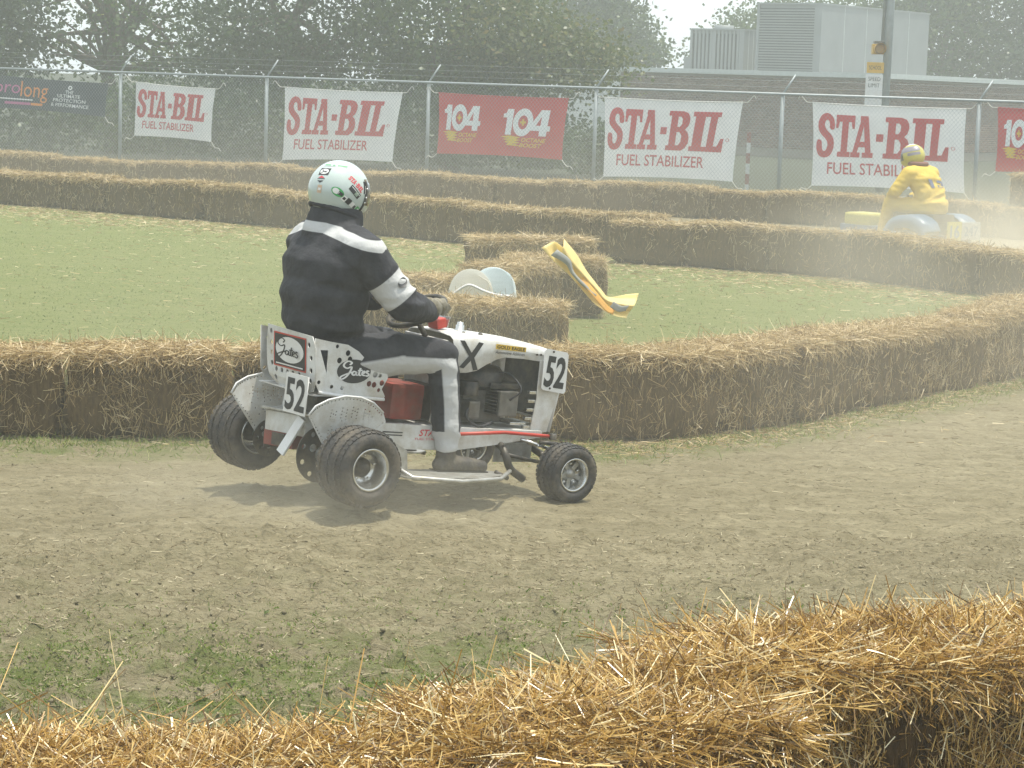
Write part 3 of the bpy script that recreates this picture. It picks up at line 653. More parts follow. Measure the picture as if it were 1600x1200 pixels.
def uvtext(txt, u0, u1, v0, v1, bold=0., shear=0., spacing=1.):
    bm = text2d(txt, 1, 1, shear, bold, spacing=spacing)
    xs = [v.co.x for v in bm.verts]; ys = [v.co.y for v in bm.verts]; x0, x1, y0, y1 = min(xs), max(xs), min(ys), max(ys)
    return put(bm, lambda c: (u0+(c.x-x0)/(x1-x0)*(u1-u0), v0+(c.y-y0)/(y1-y0)*(v1-v0), 0))
BC = {'b1': [(.383, 1.905), (2.397, 1.817), (2.307, .71), (.366, .768)], 'b2': [(4.077, 1.907), (6.846, 1.875), (6.638, .485), (4.05, .411)],
      'b4': [(11.251, 1.926), (14.084, 1.921), (13.939, .433), (11.287, .406)], 'b5': [(15.435, 1.965), (18.327, 1.945), (18.381, .437), (15.501, .436)]}
LB = {'b1': 'small white banner with red lettering, leftmost of the white banners', 'b2': 'white banner with red lettering hanging above the rider in black',
      'b4': 'white banner with red lettering between the red banner and the yellow rider', 'b5': 'white banner with red lettering behind the yellow rider'}
for i, k in enumerate(('b1', 'b2', 'b4', 'b5')):
    o, pr = banner('vinyl_banner', BC[k], VW, LB[k], 10+i)
    pr(word(STABIL, .36, .87, .022), 'lettering', REDINK)
    pr(uvtext('FUEL STABILIZER', .10, .77, .145, .29, .008), 'small_lettering', REDINK)
    rg = bmesh.new(); L_, R_ = stroke([(p[0], p[1]) for p in circ(.93, .52, .011, 12, .02)+circ(.93, .52, .011, 12, .02)[:1]], .004, 1, False)
    a = [rg.verts.new((p.x, p.y, 0)) for p in L_]; b = [rg.verts.new((p.x, p.y, 0)) for p in R_]
    for j in range(len(a)-1): rg.faces.new((a[j], a[j+1], b[j+1], b[j]))
    pr(rg, 'registered_mark', REDINK)
VWI = M('white_ink', (.85, .86, .86), .5, var=.03)
def banner104(cs, label, seed, second=True):
    o, pr = banner('vinyl_banner', cs, VR, label, seed)
    for (x0, x1, y0, y1) in ((.045, .335, .40, .82), (.515, .885, .36, .80))[:2 if second else 1]:
        w_ = x1-x0
        pr(word([('1', x0, x0+.24*w_), ('0', x0+.24*w_, x0+.62*w_), ('4', x0+.62*w_, x1)], y0, y1, .016), 'numerals', VWI)
        cx, cy = x0+.43*w_, (y0+y1)/2; r = .06*w_
        ry = .055
        pr(shape2d([[(cx-r*.33, cy+ry), (cx+r*.33, cy+ry), (cx+r*.33, cy+ry*.33), (cx+r, cy+ry*.33), (cx+r, cy-ry*.33), (cx+r*.33, cy-ry*.33), (cx+r*.33, cy-ry), (cx-r*.33, cy-ry), (cx-r*.33, cy-ry*.33), (cx-r, cy-ry*.33), (cx-r, cy+ry*.33), (cx-r*.33, cy+ry*.33)]]), 'cross', YEL, .014)
        wb = []
        for j in range(4):
            yy = y0-.035-j*.04
            wb.append(shape2d([[(x0-.03*w_+j*.05*w_, yy), (x0+.16*w_, yy+.025), (x0+.40*w_, yy-.006*j), (x0+.30*w_, yy-.03), (x0+.1*w_, yy-.02)]]))
        pr(join(wb), 'wing', YEL, .012)
        pr(uvtext('OCTANE', x0+.42*w_, x1-.02, y0-.11, y0-.04, .02, .25), 'small_lettering', YEL, .016)
        pr(uvtext('BOOST', x0+.38*w_, x1-.05, y0-.20, y0-.13, .02, .25), 'small_lettering', YEL, .016)
banner104([(7.656, 1.9), (10.496, 1.877), (10.406, .688), (7.651, .695)], 'red banner with two white numbers and yellow wings in the middle of the fence', 20)
banner104([(18.892, 1.987), (21.163, 1.975), (21.195, .822), (18.915, .852)], 'red banner cut by the right edge of the picture', 21)
o, pr = banner('vinyl_banner', [(-3.5, 1.955), (-.309, 1.844), (-.4, 1.134), (-3.5, 1.245)], VN, 'dark navy banner with pink and orange lettering at the left edge', 22)
PINK = M('pink_ink', (.55, .12, .32), .5, var=.1); ORG = M('orange_ink', (.80, .27, .04), .5, var=.1)
pr(uvtext('pro', .05, .27, .36, .76, .0, .1), 'lettering', PINK); pr(uvtext('long', .27, .51, .24, .90, .0, .1), 'lettering', ORG)
pr(shape2d([[(.10, .29), (.38, .29), (.38, .33), (.10, .33)]]), 'pale_line', VWI)
pr(shape2d([[(.14, .14), (.36, .14), (.36, .22), (.14, .22)]]), 'stripe', PINK); pr(shape2d([[(.365, .14), (.46, .14), (.47, .22), (.365, .22)]]), 'stripe', ORG)
pr(shape2d([circ(.69, .80, .018, 14, .07), circ(.69, .80, .008, 10, .03)]), 'emblem', VWI)
for tx, a, b, y in (('THE', .655, .72, .60), ('ULTIMATE', .59, .78, .47), ('PROTECTION', .555, .83, .33), ('& PERFORMANCE', .54, .86, .18)):
    pr(uvtext(tx, a, b, y, y+.11, .01), 'small_lettering', VWI)

# ------------------------------------------------------------------ building
BRICKM = M_ramp('brick', [(0, (.09, .055, .042)), (.5, (.14, .085, .065)), (1, (.19, .12, .09))], rough=.9, transl=0, spec=.15)
MORT = M('mortar', (.17, .145, .12), .95); FASC = M('fascia', (.44, .48, .47), .6, var=.06); SIDING = M('white_siding', (.55, .57, .56), .6, var=.05)
METAL = M('sheet_metal', (.24, .26, .265), .55, metal=.25, var=.07, scale=1.5); DARKG = M('dark_gap', (.07, .08, .085), .9)
bd = empty('brick_building', None, 'low flat roofed brick building with pale fascia behind the fence', 'building')
C0 = Vector((11.73, 75, 0)); Ld = Vector((-.8, .6, 0)); Rd = Vector((.6, .8, 0)); RH = 2.82
def frame_M(o, xd):
    yd = Vector((0, 0, 1)).cross(xd); return Matrix(((xd.x, yd.x, 0, o.x), (xd.y, yd.y, 0, o.y), (0, 0, 1, 0), (0, 0, 0, 1)))
def wallbox(name, d, a, b, z0, z1, out, th, mat, par=bd):
    """slab along direction d from a to b; outer face 'out' metres outside the wall line"""
    n = Vector((0, 0, 1)).cross(d)
    if n.dot(Vector((0, -1, 0))) < 0: n = -n
    bm = bmesh.new(); P = [C0+d*a+n*out, C0+d*b+n*out, C0+d*b+n*(out-th), C0+d*a+n*(out-th)]
    lo = [bm.verts.new((p.x, p.y, z0)) for p in P]; hi = [bm.verts.new((p.x, p.y, z1)) for p in P]
    bm.faces.new(lo); bm.faces.new(hi)
    for i in range(4): bm.faces.new((lo[i], lo[(i+1) % 4], hi[(i+1) % 4], hi[i]))
    bmesh.ops.recalc_face_normals(bm, faces=bm.faces); return bm_ob(name, bm, mat, par)
def bricks(d, a, b, z0, z1, seed):
    n = Vector((0, 0, 1)).cross(d)
    if n.dot(Vector((0, -1, 0))) < 0: n = -n
    rs_ = np.random.RandomState(seed); Vv = []; Ff = []; k = 0
    nr = int((z1-z0)/.075)
    for r in range(nr):
        z = z0+r*.075; off = .105 if r % 2 else 0
        for s in np.arange(a+.01-off, b, .21):
            s0 = max(s, a+.01); s1 = min(s+.198, b-.01)
            if s1-s0 < .03: continue
            o_ = .012+rs_.uniform(0, .004)
            for (ss, zz) in ((s0, z), (s1, z), (s1, z+.063), (s0, z+.063)):
                p = C0+d*ss; Vv.append((p.x+n.x*o_, p.y+n.y*o_, zz))
            for (ss, zz) in ((s0, z), (s1, z), (s1, z+.063), (s0, z+.063)):
                p = C0+d*ss; Vv.append((p.x-n.x*.001, p.y-n.y*.001, zz))
            Ff += [(k, k+1, k+2, k+3), (k, k+4, k+5, k+1), (k+1, k+5, k+6, k+2), (k+2, k+6, k+7, k+3), (k+3, k+7, k+4, k)]; k += 8
    me = mesh_np('bricks', Vv, Ff, [BRICKM], {'rnd': ('FACE', np.repeat(rs_.rand(len(Ff)//5), 5))}); q = ob('bricks', me, bd); q['kind'] = 'stuff'
wallbox('wall', Ld, 0, 10.35, 0, RH-.12, 0, .3, MORT); wallbox('wall', Rd, .31, 16, 0, RH-.12, 0, .3, MORT)
bricks(Ld, 0, 10.35, .3, RH-.13, 1); bricks(Rd, 0, 16, .3, RH-.13, 2)
wallbox('fascia', Ld, -.2, 13.2, RH-.12, RH+.04, .2, .5, FASC); wallbox('fascia', Rd, .32, 16.2, RH-.12, RH+.045, .2, .5, FASC)
bm = bmesh.new(); P = [C0+Vector((0, .4, RH-.02)), C0+Ld*13+Vector((0, 0, RH-.02)), C0+Ld*13+Rd*16+Vector((0, 0, RH-.02)), C0+Rd*16+Vector((0, 0, RH-.02))]
bm.faces.new([bm.verts.new(p) for p in P]); bm_ob('roof', bm, M('roofing', (.2, .2, .19), .9), bd)
for j in range(9): wallbox('siding_board', Ld, 10.37, 13.0, .1+j*.29, .1+j*.29+.275, .02 if j % 2 else .012, .2, SIDING)
def rooftop(label, corner, la, lb, z0, z1, slat_n, vertical, group=None):
    o = empty('rooftop_air_unit', None, label, 'air unit', 'air units on the roof')
    def slab(nm, a0, a1, b0, b1, zz0, zz1, mt, par=o):
        bm = bmesh.new(); P = [corner+Ld*a0+Rd*b0, corner+Ld*a1+Rd*b0, corner+Ld*a1+Rd*b1, corner+Ld*a0+Rd*b1]
        lo = [bm.verts.new((p.x, p.y, zz0)) for p in P]; hi = [bm.verts.new((p.x, p.y, zz1)) for p in P]
        bm.faces.new(lo); bm.faces.new(hi)
        for i in range(4): bm.faces.new((lo[i], lo[(i+1) % 4], hi[(i+1) % 4], hi[i]))
        bmesh.ops.recalc_face_normals(bm, faces=bm.faces); return bm_ob(nm, bm, mt, par)
    slab('casing', 0, la, .06, lb, z0, z1, METAL)
    slab('lid', -.03, la+.03, -.02, lb+.03, z1, z1+.06, METAL)
    slab('frame_post', 0, .28 if not vertical else .2, 0, .06, z0, z1, METAL); slab('frame_post', la-.1, la, 0, .06, z0, z1, METAL)
    slab('louvre_backing', .28, la-.1, .05, .059, z0+.02, z1-.12, DARKG)
    if vertical:
        for j in range(slat_n):
            a = .22+(la-.34)*j/slat_n
            slab('fin', a, a+(la-.34)/slat_n*(.55 if j != slat_n//2 else .95), .01, .05, z0+.02, z1-.02, METAL)
    else:
        for j in range(slat_n):
            z = z0+.03+(z1-z0-.16)*j/slat_n; slab('louvre_slat', .28, la-.1, .0, .045, z, z+(z1-z0-.16)/slat_n*.55, METAL)
    for j in range(1, 5): slab('panel_seam', -.006, 0, lb*j/5, lb*j/5+.03, z0, z1, FASC)
    return o, slab
rooftop('large grey rooftop air unit with horizontal louvres', Vector((10.2, 80, 0)), 2.58, 8.0, RH-.02, 5.18, 24, False)
u2, slab2 = rooftop('smaller grey rooftop air unit with vertical fins, left of the louvred one', Vector((7.95, 84, 0)), 2.3, 1.6, RH-.02, 4.32, 12, True)
slab2('side_box', 2.33, 2.6, .1, .6, RH-.02, 3.35, METAL)
lathe('fan_ring', [(0, .36), (.14, .36), (.14, .32), (0, .32)], METAL, u2, 20, 'Z', Matrix.Translation(Vector((7.95, 84, 4.38))+Ld*1.3+Rd*.7))
# ------------------------------------------------------------------ street pole with signs
sp = empty('street_pole', Matrix.Translation((8.12, 52, 0)), 'tall grey street pole with traffic signs and amber beacon before the brick building', 'pole')
tube('pole', [(0, 0, 0), (.06, 0, 9)], [.10, .085], STEEL, sp, 12); tube('conduit', [(-.11, 0, 3.35), (-.06, 0, 9)], .035, STEEL, sp)
SPY = M('sign_amber', (.60, .35, .03), .5, var=.08)
box('beacon_housing', (-.22, -.08, 3.16), (.26, .22, .23), SPY, sp, bev=.03); lathe('beacon_visor', [(-.2, .13), (0, .12), (0, .10), (-.2, .11)], SPY, sp, 16, 'Y', Matrix.Translation((-.2, -.2, 3.17)))
box('beacon_cap', (-.2, -.1, 3.31), (.22, .2, .05), BLACKM, sp)
b = box('amber_sign', (-.26, -.14, 2.75), (.38, .02, .24), SPY, sp); w1 = box('white_sign', (-.27, -.14, 2.24), (.38, .02, .72), WHITEB, sp)
def signtext(txt, x, z, wd_, h_, par):
    bm = text2d(txt, 1, 1); xs = [v.co.x for v in bm.verts]; ys = [v.co.y for v in bm.verts]
    put(bm, lambda c: (x+((c.x-min(xs))/(max(xs)-min(xs))-.5)*wd_, -.153, z+((c.y-min(ys))/(max(ys)-min(ys))-.5)*h_)); bm_ob('lettering', bm, BLACK, par)
signtext('SCHOOL', -.26, 2.75, .28, .09, b); signtext('SPEED', -.27, 2.50, .27, .09, w1); signtext('LIMIT', -.27, 2.36, .25, .09, w1)
M('dusty_pink', (.28, .13, .11), .7); mp_ = empty('marker_post', Matrix.Translation((4.4, 44.6, 0)), 'thin red and white striped marker post behind the fence right of the third white banner', 'post')
for j in range(6): box('band', (0, 0, .25+j*.2), (.075, .04, .199), bpy.data.materials['dusty_pink'] if j % 2 else SIDING, mp_)
# ------------------------------------------------------------------ race mower
def bframe(O, th, pitch, rl):
    return Matrix.Translation(O) @ Matrix.Rotation(th, 4, 'Z') @ Matrix.Rotation(pitch, 4, 'Y') @ Matrix.Rotation(rl, 4, 'X')
BM_ = bframe((-1.015, 11.11, .31), rad(38), .076, .03)
mw = empty('racing_mower', BM_, 'white racing lawn mower with 52 number plates, carrying the rider in black', 'racing mower')
def plate(name, splines, th, f, mat, par=None):
    bm = shape2d(splines, th); put(bm, f); bmesh.ops.recalc_face_normals(bm, faces=bm.faces); return bm_ob(name, bm, mat, par if par is not None else mw)
def flat(name, bm, f, mat, par):
    put(bm, f); return bm_ob(name, bm, mat, par)
def fit(bm, x0, x1, y0, y1):
    xs = [v.co.x for v in bm.verts]; ys = [v.co.y for v in bm.verts]; a, b, c, d = min(xs), max(xs), min(ys), max(ys)
    return put(bm, lambda q: (x0+(q.x-a)/(b-a)*(x1-x0), y0+(q.y-c)/(d-c)*(y1-y0), q.z))
def wheel(loc, R, W, rimr, label, steer=0., spokes=False, par=None, name='wheel'):
    par = par or mw
    o = bpy.data.objects.new(name, None); link(o, par); o.location = loc; o.rotation_euler = (0, 0, steer)
    if label: o['label'] = label
    h = W/2; r0 = rimr+.006
    half = [(h*.82, r0-.004), (h*.98, r0+.006), (h*1.06, r0+(R-r0)*.35), (h*1.02, r0+(R-r0)*.65), (h*.86, R-.010), (h*.70, R-.004)]
    tread = []
    for k in range(4):
        a = h*(.62-.155*2*k*.5*2); 
    gro = [(h*.56, R-.001), (h*.52, R-.006), (h*.44, R-.006), (h*.40, R), (h*.14, R+.001), (h*.10, R-.005)]
    prof = half+gro+[(-a, b) for a, b in reversed(gro)]+[(-a, b) for a, b in reversed(half)]
    prof = prof+[(-h*.5, r0-.01), (h*.5, r0-.01), prof[0]]
    ty = lathe('tyre', prof, RUBBER, o, 56)
    bm = bmesh.new(); nb = 40
    for row_, yy in enumerate((-.82, -.6, -.27, .0, .27, .6, .82)):
        for k in range(nb):
            t = 2*math.pi*(k+.5*(row_ % 2))/nb; rr = R-(.0085 if abs(yy) > .7 else .0015)
            Rm = Matrix.Rotation(-t, 3, 'Y') @ Matrix.Rotation(.3 if row_ % 2 else -.3, 3, 'Z')
            box_bm(bm, (rr*math.cos(t), yy*h, rr*math.sin(t)), (.006, W*.085, 2*math.pi*R/nb*.70), Rm)
    tb = bm_ob('tread', bm, RUBBER, o); tb['kind'] = 'stuff'
    r = rimr
    rim = [(-h*.90, r*.93), (-h*.98, r*1.03), (-h*.90, r*1.06), (-h*.80, r*.97), (-h*.35, r*.84), (-h*.15, r*.80), (-h*.10, r*.55), (-h*.12, .0)]
    lathe('rim', rim, CHROME, o, 40)
    lathe('rim', [(h*.90, r*.93), (h*.98, r*1.03), (h*.90, r*1.06), (h*.80, r*.97), (h*.2, r*.80), (h*.1, r*.4), (h*.1, .0)], ALU, o, 40)
    lathe('hub', [(-h*.12, r*.48), (-h*.30, r*.46), (-h*.34, r*.30), (-h*.55, r*.26), (-h*.58, 0)], ALU if spokes else BLACKM, o, 24)
    for k in range(5):
        t = 2*math.pi*k/5+.3
        lathe('lug_nut', [(-h*.28, .008), (-h*.42, .008), (-h*.42, 0)], CHROME, o, 6, M=Matrix.Translation((r*.62*math.cos(t), .0, r*.62*math.sin(t))))
        if spokes:
            bm = bmesh.new(); box_bm(bm, (r*.58*math.cos(t+.6), -h*.30, r*.58*math.sin(t+.6)), (r*.55, .012, r*.28), Matrix.Rotation(-(t+.6), 3, 'Y'), .004); bm_ob('spoke', bm, ALU, o)
    return o
wheel((0, -.5, 0), .185, .215, .098, 'near rear wheel with bright rim ring')
wheel((0, .5, 0), .185, .215, .098, 'far rear wheel lifted off the dirt').rotation_euler = (0, .5, 0)
wheel((1.333, -.43, -.045), .149, .15, .083, 'near front wheel', -.06, True)
wheel((1.333, .43, -.045), .149, .15, .083, 'far front wheel', -.06, True)
tube('rear_axle', [(0, -.5, 0), (0, .5, 0)], .016, STEEL, mw)
# drilled sprocket and brake disc
def disc(name, y, R, holes, hr, n, mat, big=0):
    sp_ = [circ(0, 0, R, 40)]+[circ(holes*math.cos(2*math.pi*k/n), holes*math.sin(2*math.pi*k/n), hr, 12)[::-1] for k in range(n)]
    if big: sp_ += [circ(R*.42*math.cos(2*math.pi*k/3+.5), R*.42*math.sin(2*math.pi*k/3+.5), big, 12)[::-1] for k in range(3)]
    return plate(name, sp_, .006, lambda c: (c.x, y+c.z, c.y), mat)
disc('brake_disc', -.17, .14, .11, .013, 9, BLACKM, .02); disc('sprocket', .30, .095, .07, .010, 8, BLACKM, .015)
lathe('hub_flange', [(-.20, .035), (-.14, .035), (-.14, .0)], ALU, mw, 20)
# seat
def holes(pts, r=.0125): return [circ(a, b, r, 14)[::-1] for a, b in pts]
XB = -.12
bo = catmull([(.195, .585), (.205, .47), (.19, .36), (.13, .305), (.04, .28), (-.10, .285), (-.20, .31)], 4)
bo = [(p[0], p[1]) for p in [(.195, .585)]+[(q.x, q.y) for q in [Vector((b[0], b[1])) for b in bo]]][1:]+[(-.235, .36), (-.235, .52), (-.205, .575)]
sb = plate('seat_back', [bo]+holes([(.165, .555), (.160, .50), (.158, .45), (.155, .40), (.115, .375), (.065, .375), (.015, .375), (-.035, .375), (-.09, .375), (-.175, .53), (-.195, .47), (-.195, .41), (-.10, .33), (-.165, .345), (-.19, .36), (.12, .335)]),
           .005, lambda c: (XB-.03*((c.y-.3)/.28)+.02*max(0, (.34-c.y))/.06+c.z, c.x-.018, c.y), WHITE)
def onback(c, off): return (XB-.03*((c.y-.3)/.28)-.004-off, c.x-.018, c.y)
flat('sticker_border', shape2d([[(.135, .558), (-.155, .558), (-.155, .392), (.135, .392)]]), lambda c: onback(c, .001), RED, sb)
flat('sticker', shape2d([[(.127, .551), (-.147, .551), (-.147, .399), (.127, .399)]]), lambda c: onback(c, .002), BLACK, sb)
flat('sticker_oval', shape2d([circ(-.01, .482, .125, 30, .062)]), lambda c: onback(c, .003), WHITEB, sb)
def mirror(bm): return put(bm, lambda c: (-c.x, c.y, c.z))
flat('lettering', mirror(fit(gates_bm(.05), -.11, .11, .430, .535)), lambda c: (onback(c, .004)[0]-c.z, c.x-.01, c.y), BLACK, sb)
flat('sticker_line', shape2d([[(.11, .405), (-.13, .405), (-.13, .411), (.11, .411)]]), lambda c: onback(c, .0035), WHITEB, sb)
so = [(-.150, .570), (-.05, .555), (.04, .545), (.105, .515), (.155, .475), (.215, .435), (.285, .415), (.292, .39), (.262, .335), (.285, .30), (.275, .285), (.15, .292), (.02, .30), (-.10, .315), (-.128, .36)]
for s in (-1, 1):
    tri = [[(-.115, .515), (-.07, .515), (-.065, .40)]]
    p = plate('seat_side', [so]+tri+holes([(.045, .505), (-.0, .468), (.06, .475), (.215, .405), (.215, .355), (.26, .365), (.185, .36)], .0145)+holes([(.245, .40), (-.105, .36), (-.02, .535), (-.03, .34), (.245, .33), (.03, .335)], .010), .005,
              lambda c, s=s: (c.x, s*.245+c.z, c.y), WHITE)
    if s < 0:
        flat('sticker_oval', shape2d([circ(.088, .418, .098, 30, .058)]), lambda c: (c.x, -.249, c.y), BLACK, p)
        flat('lettering', fit(gates_bm(.07), .005, .175, .375, .47), lambda c: (c.x, -.2505-c.z, c.y), WHITEB, p)
plate('seat_pan', [[(-.13, -.24), (.28, -.24), (.28, .24), (-.13, .24)]], .006, lambda c: (c.x, c.y, .295+c.z), WHITE)
tube('seat_lip', [(-.10, -.247, .312), (.02, -.25, .298), (.15, -.25, .29), (.28, -.25, .285)], .008, WHITEB, mw, 8)
for x0, x1, y in ((-.02, .02, -.2), (.07, .10, -.2), (.19, .20, -.2), (-.02, .02, .2), (.2, .2, .2)):
    tube('seat_strut', [(x0, y, .10), (x1, y, .295)], .010, ALU, mw, 8)
box('tank_under_seat', (.10, 0, .22), (.26, .26, .11), BLACKM, mw, bev=.015)
# rear number plate, box and strut
pl = plate('number_plate', [[(-.03, .385), (-.225, .385), (-.225, .195), (-.03, .195)]], .004, lambda c: (-.175+c.z, c.x-.04, c.y), WHITEB)
flat('numerals', mirror(fit(text2d('52', 1, 1, 0, .025), .04, .212, .207, .365)), lambda c: (-.1785, c.x-.04, c.y), BLACK, pl)
R1 = Matrix.Rotation(-.06, 3, 'X')
box('rear_box', (-.03, .05, .115), (.10, .36, .10), WHITE, mw, R1, .004); box('rear_box_lid', (-.04, .03, .178), (.13, .42, .012), ALU, mw, R1, .003)
box('red_axle_guard', (-.045, .10, .028), (.07, .26, .075), M('rusty_red', (.20, .035, .025), .7, var=.4, scale=12, dirt=(.12, .09, .07), dirt_amt=.8, dirt_scale=10), mw, R1); box('bearing_block', (-.085, .08, .03), (.02, .11, .06), BLACKM, mw, R1)
box('bright_strut', (-.125, -.085, .075), (.012, .06, .20), WHITEB, mw, Matrix.Rotation(.30, 3, 'X') @ Matrix.Rotation(.35, 3, 'Y'), .002)
tube('frame_tube', [(-.05, -.22, .17), (.0, -.22, -.02)], .012, ALU, mw); tube('frame_tube', [(-.02, -.27, .2), (.05, -.27, .0)], .012, ALU, mw)
for s in (-1, 1): box('axle_plate', (0, s*.26, .02), (.11, .012, .12), ALU if s < 0 else BLACKM, mw)
# drilled fenders
def fender(s, name='fender'):
    out = [(-.215, .215), (-.185, .262), (-.12, .295), (-.03, .315), (.06, .31), (.14, .285), (.21, .235), (.235, .19), (.16, .10), (.05, -.02), (0, -.04), (-.03, -.02), (-.12, .09)]
    hs = []
    arc = catmull([(-.20, .222), (-.178, .25), (-.12, .28), (-.03, .30), (.06, .295), (.135, .27), (.2, .225)], 9)
    for q in arc[::2]: hs.append((q[0], q[1]))
    for k in range(15): t = k/15; hs.append((-.195+.185*t, .20-.215*t))
    for k in range(13): t = k/13; hs.append((.215-.17*t, .185-.17*t))
    for (ax, az) in ((-.09, .245), (-.03, .255), (.03, .26), (.10, .25)):
        for j in range(4): hs.append((ax, az-j*.016)); hs.append((ax+.028, az-.008-j*.016))
        hs.append((ax+.014, az-.02))
    rs_ = np.random.RandomState(3+int(s))
    for j in range(60):
        a = rs_.uniform(-.12, .15); b = rs_.uniform(.03, .22)
        if all((a-p[0])**2+(b-p[1])**2 > .00018 for p in hs) and b > .03+abs(a-.01)*1.0: hs.append((a, b))
    f = plate(name, [out]+[circ(a, b, .0042, 6)[::-1] for a, b in hs], .003, lambda c: (c.x, s*(.335+.20*max(0, c.y-.13))+c.z, c.y), WHITE)
    tube('fender_edge', [(q[0], s*(.335+.20*max(0, q[1]-.13)), q[1]) for q in [(-.215, .215), (-.185, .262), (-.12, .295), (-.03, .315), (.06, .31), (.14, .285), (.21, .235)]], .005, WHITEB, f, 6)
fender(-1); fender(1)
# frame rails
for s in (-1, 1):
    r_ = plate('side_rail', [[(.20, .178), (.30, .168), (.75, .150), (1.30, .135), (1.30, .105), (.98, .06), (.76, .035), (.24, .040)]]+[circ(.42+.2*i, .09, .012, 12)[::-1] for i in range(0)], .006, lambda c, s=s: (c.x, s*.235+c.z, c.y), WHITE)
    if s < 0:
        flat('lettering', fit(text2d('STA-BIL', 1, 1, .25, .015), .52, .70, .105, .138), lambda c: (c.x, -.2395, c.y), REDINK, r_)
        flat('small_lettering', fit(text2d('FUEL STABILIZER', 1), .50, .70, .085, .096), lambda c: (c.x, -.2395, c.y), REDINK, r_)
        flat('stripe', shape2d([[(.30, .128), (.42, .124), (.42, .118), (.30, .122)]]), lambda c: (c.x, -.2395, c.y), BLACK, r_)
        flat('stripe', shape2d([[(.30, .114), (.42, .110), (.42, .104), (.30, .108)]]), lambda c: (c.x, -.2395, c.y), BLACK, r_)
plate('deck', [[(.15, -.235), (1.3, -.235), (1.3, .235), (.15, .235)]], .006, lambda c: (c.x, c.y, .150-.012*c.x+c.z), WHITE)
REDD = M('dusty_red', (.26, .035, .02), .6, var=.4, scale=9, dirt=(.16, .10, .07), dirt_amt=.7, dirt_scale=8)
box('fuel_tank', (.515, .0, .255), (.20, .24, .18), REDD, mw, Matrix.Rotation(.02, 3, 'Y'), .02)
box('battery', (.72, .0, .25), (.13, .24, .18), BLACKM, mw, None, .01)
tube('shift_lever', [(.63, -.17, .16), (.65, -.17, .33), (.66, -.18, .38)], .007, CHROME, mw, 8)
# nerf bar and foot board
for s in (-1, 1):
    plate('foot_board', [[(.30, s*.25), (.30, s*.46), (.36, s*.49), (.80, s*.47), (.95, s*.40), (.97, s*.30), (.90, s*.25)]], .007, lambda c: (c.x, c.y, -.065+c.z+.03*max(0, .42-c.x)), ALU)
    plate('foot_board_bracket', [[(.26, .10), (.34, .06), (.36, -.06), (.27, -.05)]], .005, lambda c, s=s: (c.x, s*.40+c.z, c.y), ALU)
    tube('nerf_bar', [(.28, s*.30, .0), (.34, s*.47, -.06), (.62, s*.50, -.075), (.88, s*.47, -.068), (1.02, s*.36, -.05)], .011, ALU, mw)
    tube('peg', [(.93, s*.36, -.055), (1.01, s*.36, -.085)], .012, BLACKM, mw)
# exhaust bent pipe
tube('exhaust_pipe', catmull([(1.05, -.10, .08), (1.04, -.24, .06), (1.03, -.30, .02), (1.06, -.31, -.045), (1.15, -.31, -.10)], 4), .020, BLACKM, mw, 12)
# hood
st = [(.70, .42, .598), (.80, .423, .606), (.86, .435, .604), (.92, .468, .600), (.98, .495, .596), (1.03, .507, .592), (1.15, .503, .580), (1.27, .492, .562), (1.36, .488, .545), (1.42, .49, .528)]
bm = bmesh.new(); rings = []
for i, (x, zb, zt) in enumerate(st):
    hw = .2-.012*max(0, (x-1.2)/.2)
    pr_ = [(-hw, zb), (-hw, (zb+zt)/2), (-hw, zt-.035), (-hw+.010, zt-.012), (-hw+.035, zt), (-.08, zt+.006), (0, zt+.008)]
    pr_ = pr_+[(-y, z) for y, z in reversed(pr_[:-1])]
    rings.append([bm.verts.new((x, y, z)) for y, z in pr_])
for a, b in zip(rings[:-1], rings[1:]):
    for k in range(len(a)-1): bm.faces.new((a[k], a[k+1], b[k+1], b[k]))
bm.faces.new([rings[-1][k] for k in range(len(rings[-1]))])
bmesh.ops.recalc_face_normals(bm, faces=bm.faces)
hd = bm_ob('hood', bm, WHITE, mw, True); md = hd.modifiers.new('s', 'SOLIDIFY'); md.thickness = .004; md.offset = 1; hd.modifiers.new('b', 'BEVEL').width = .002
hy = -.2065
flat('lettering', shape2d([[(.735, .585), (.765, .585), (.815, .525), (.855, .58), (.885, .575), (.835, .50), (.865, .44), (.835, .435), (.815, .485), (.775, .445), (.745, .45), (.80, .508)]]), lambda c: (c.x, hy, c.y), BLACK, hd)
flat('sticker', shape2d([[(.965, .575), (1.16, .562), (1.16, .538), (.965, .549)]]), lambda c: (c.x, hy, c.y), M('gold_ink', (.55, .36, .03), .5), hd)
flat('lettering', fit(text2d('GOLD EAGLE', 1, 1, 0, .03), .972, 1.153, 0, .017), lambda c: (c.x, hy-.001, c.y+.5525-.063*(c.x-.972)), BLACK, hd)
flat('small_lettering', fit(text2d('Automotive Additives', 1, 1, .2), .965, 1.155, 0, .016), lambda c: (c.x, hy, c.y+.526-.05*(c.x-.972)), BLACK, hd)
for x in (1.235, 1.26): lathe('hood_bolt', [(-.008, .005), (0, .005), (0, 0)], BLACKM, hd, 8, M=Matrix.Translation((x, -.203, .528)))
lathe('filler_cap', [(0, .034), (.006, .034), (.008, .022), (.03, .022), (.032, .016), (.045, .016), (.048, 0)], CHROME, hd, 20, 'Z', Matrix.Translation((.865, -.02, .612)))
for x, y in ((.83, -.10), (.93, -.11), (1.0, .08)): lathe('hood_bolt', [(0, .014), (.006, .012), (.012, .005), (.014, 0)], BLACKM, hd, 10, 'Z', Matrix.Translation((x, y, .606)))
bx = box('kill_switch_box', (.745, .015, .645), (.06, .085, .05), RED, mw, Matrix.Rotation(-.25, 3, 'Y'), .008)
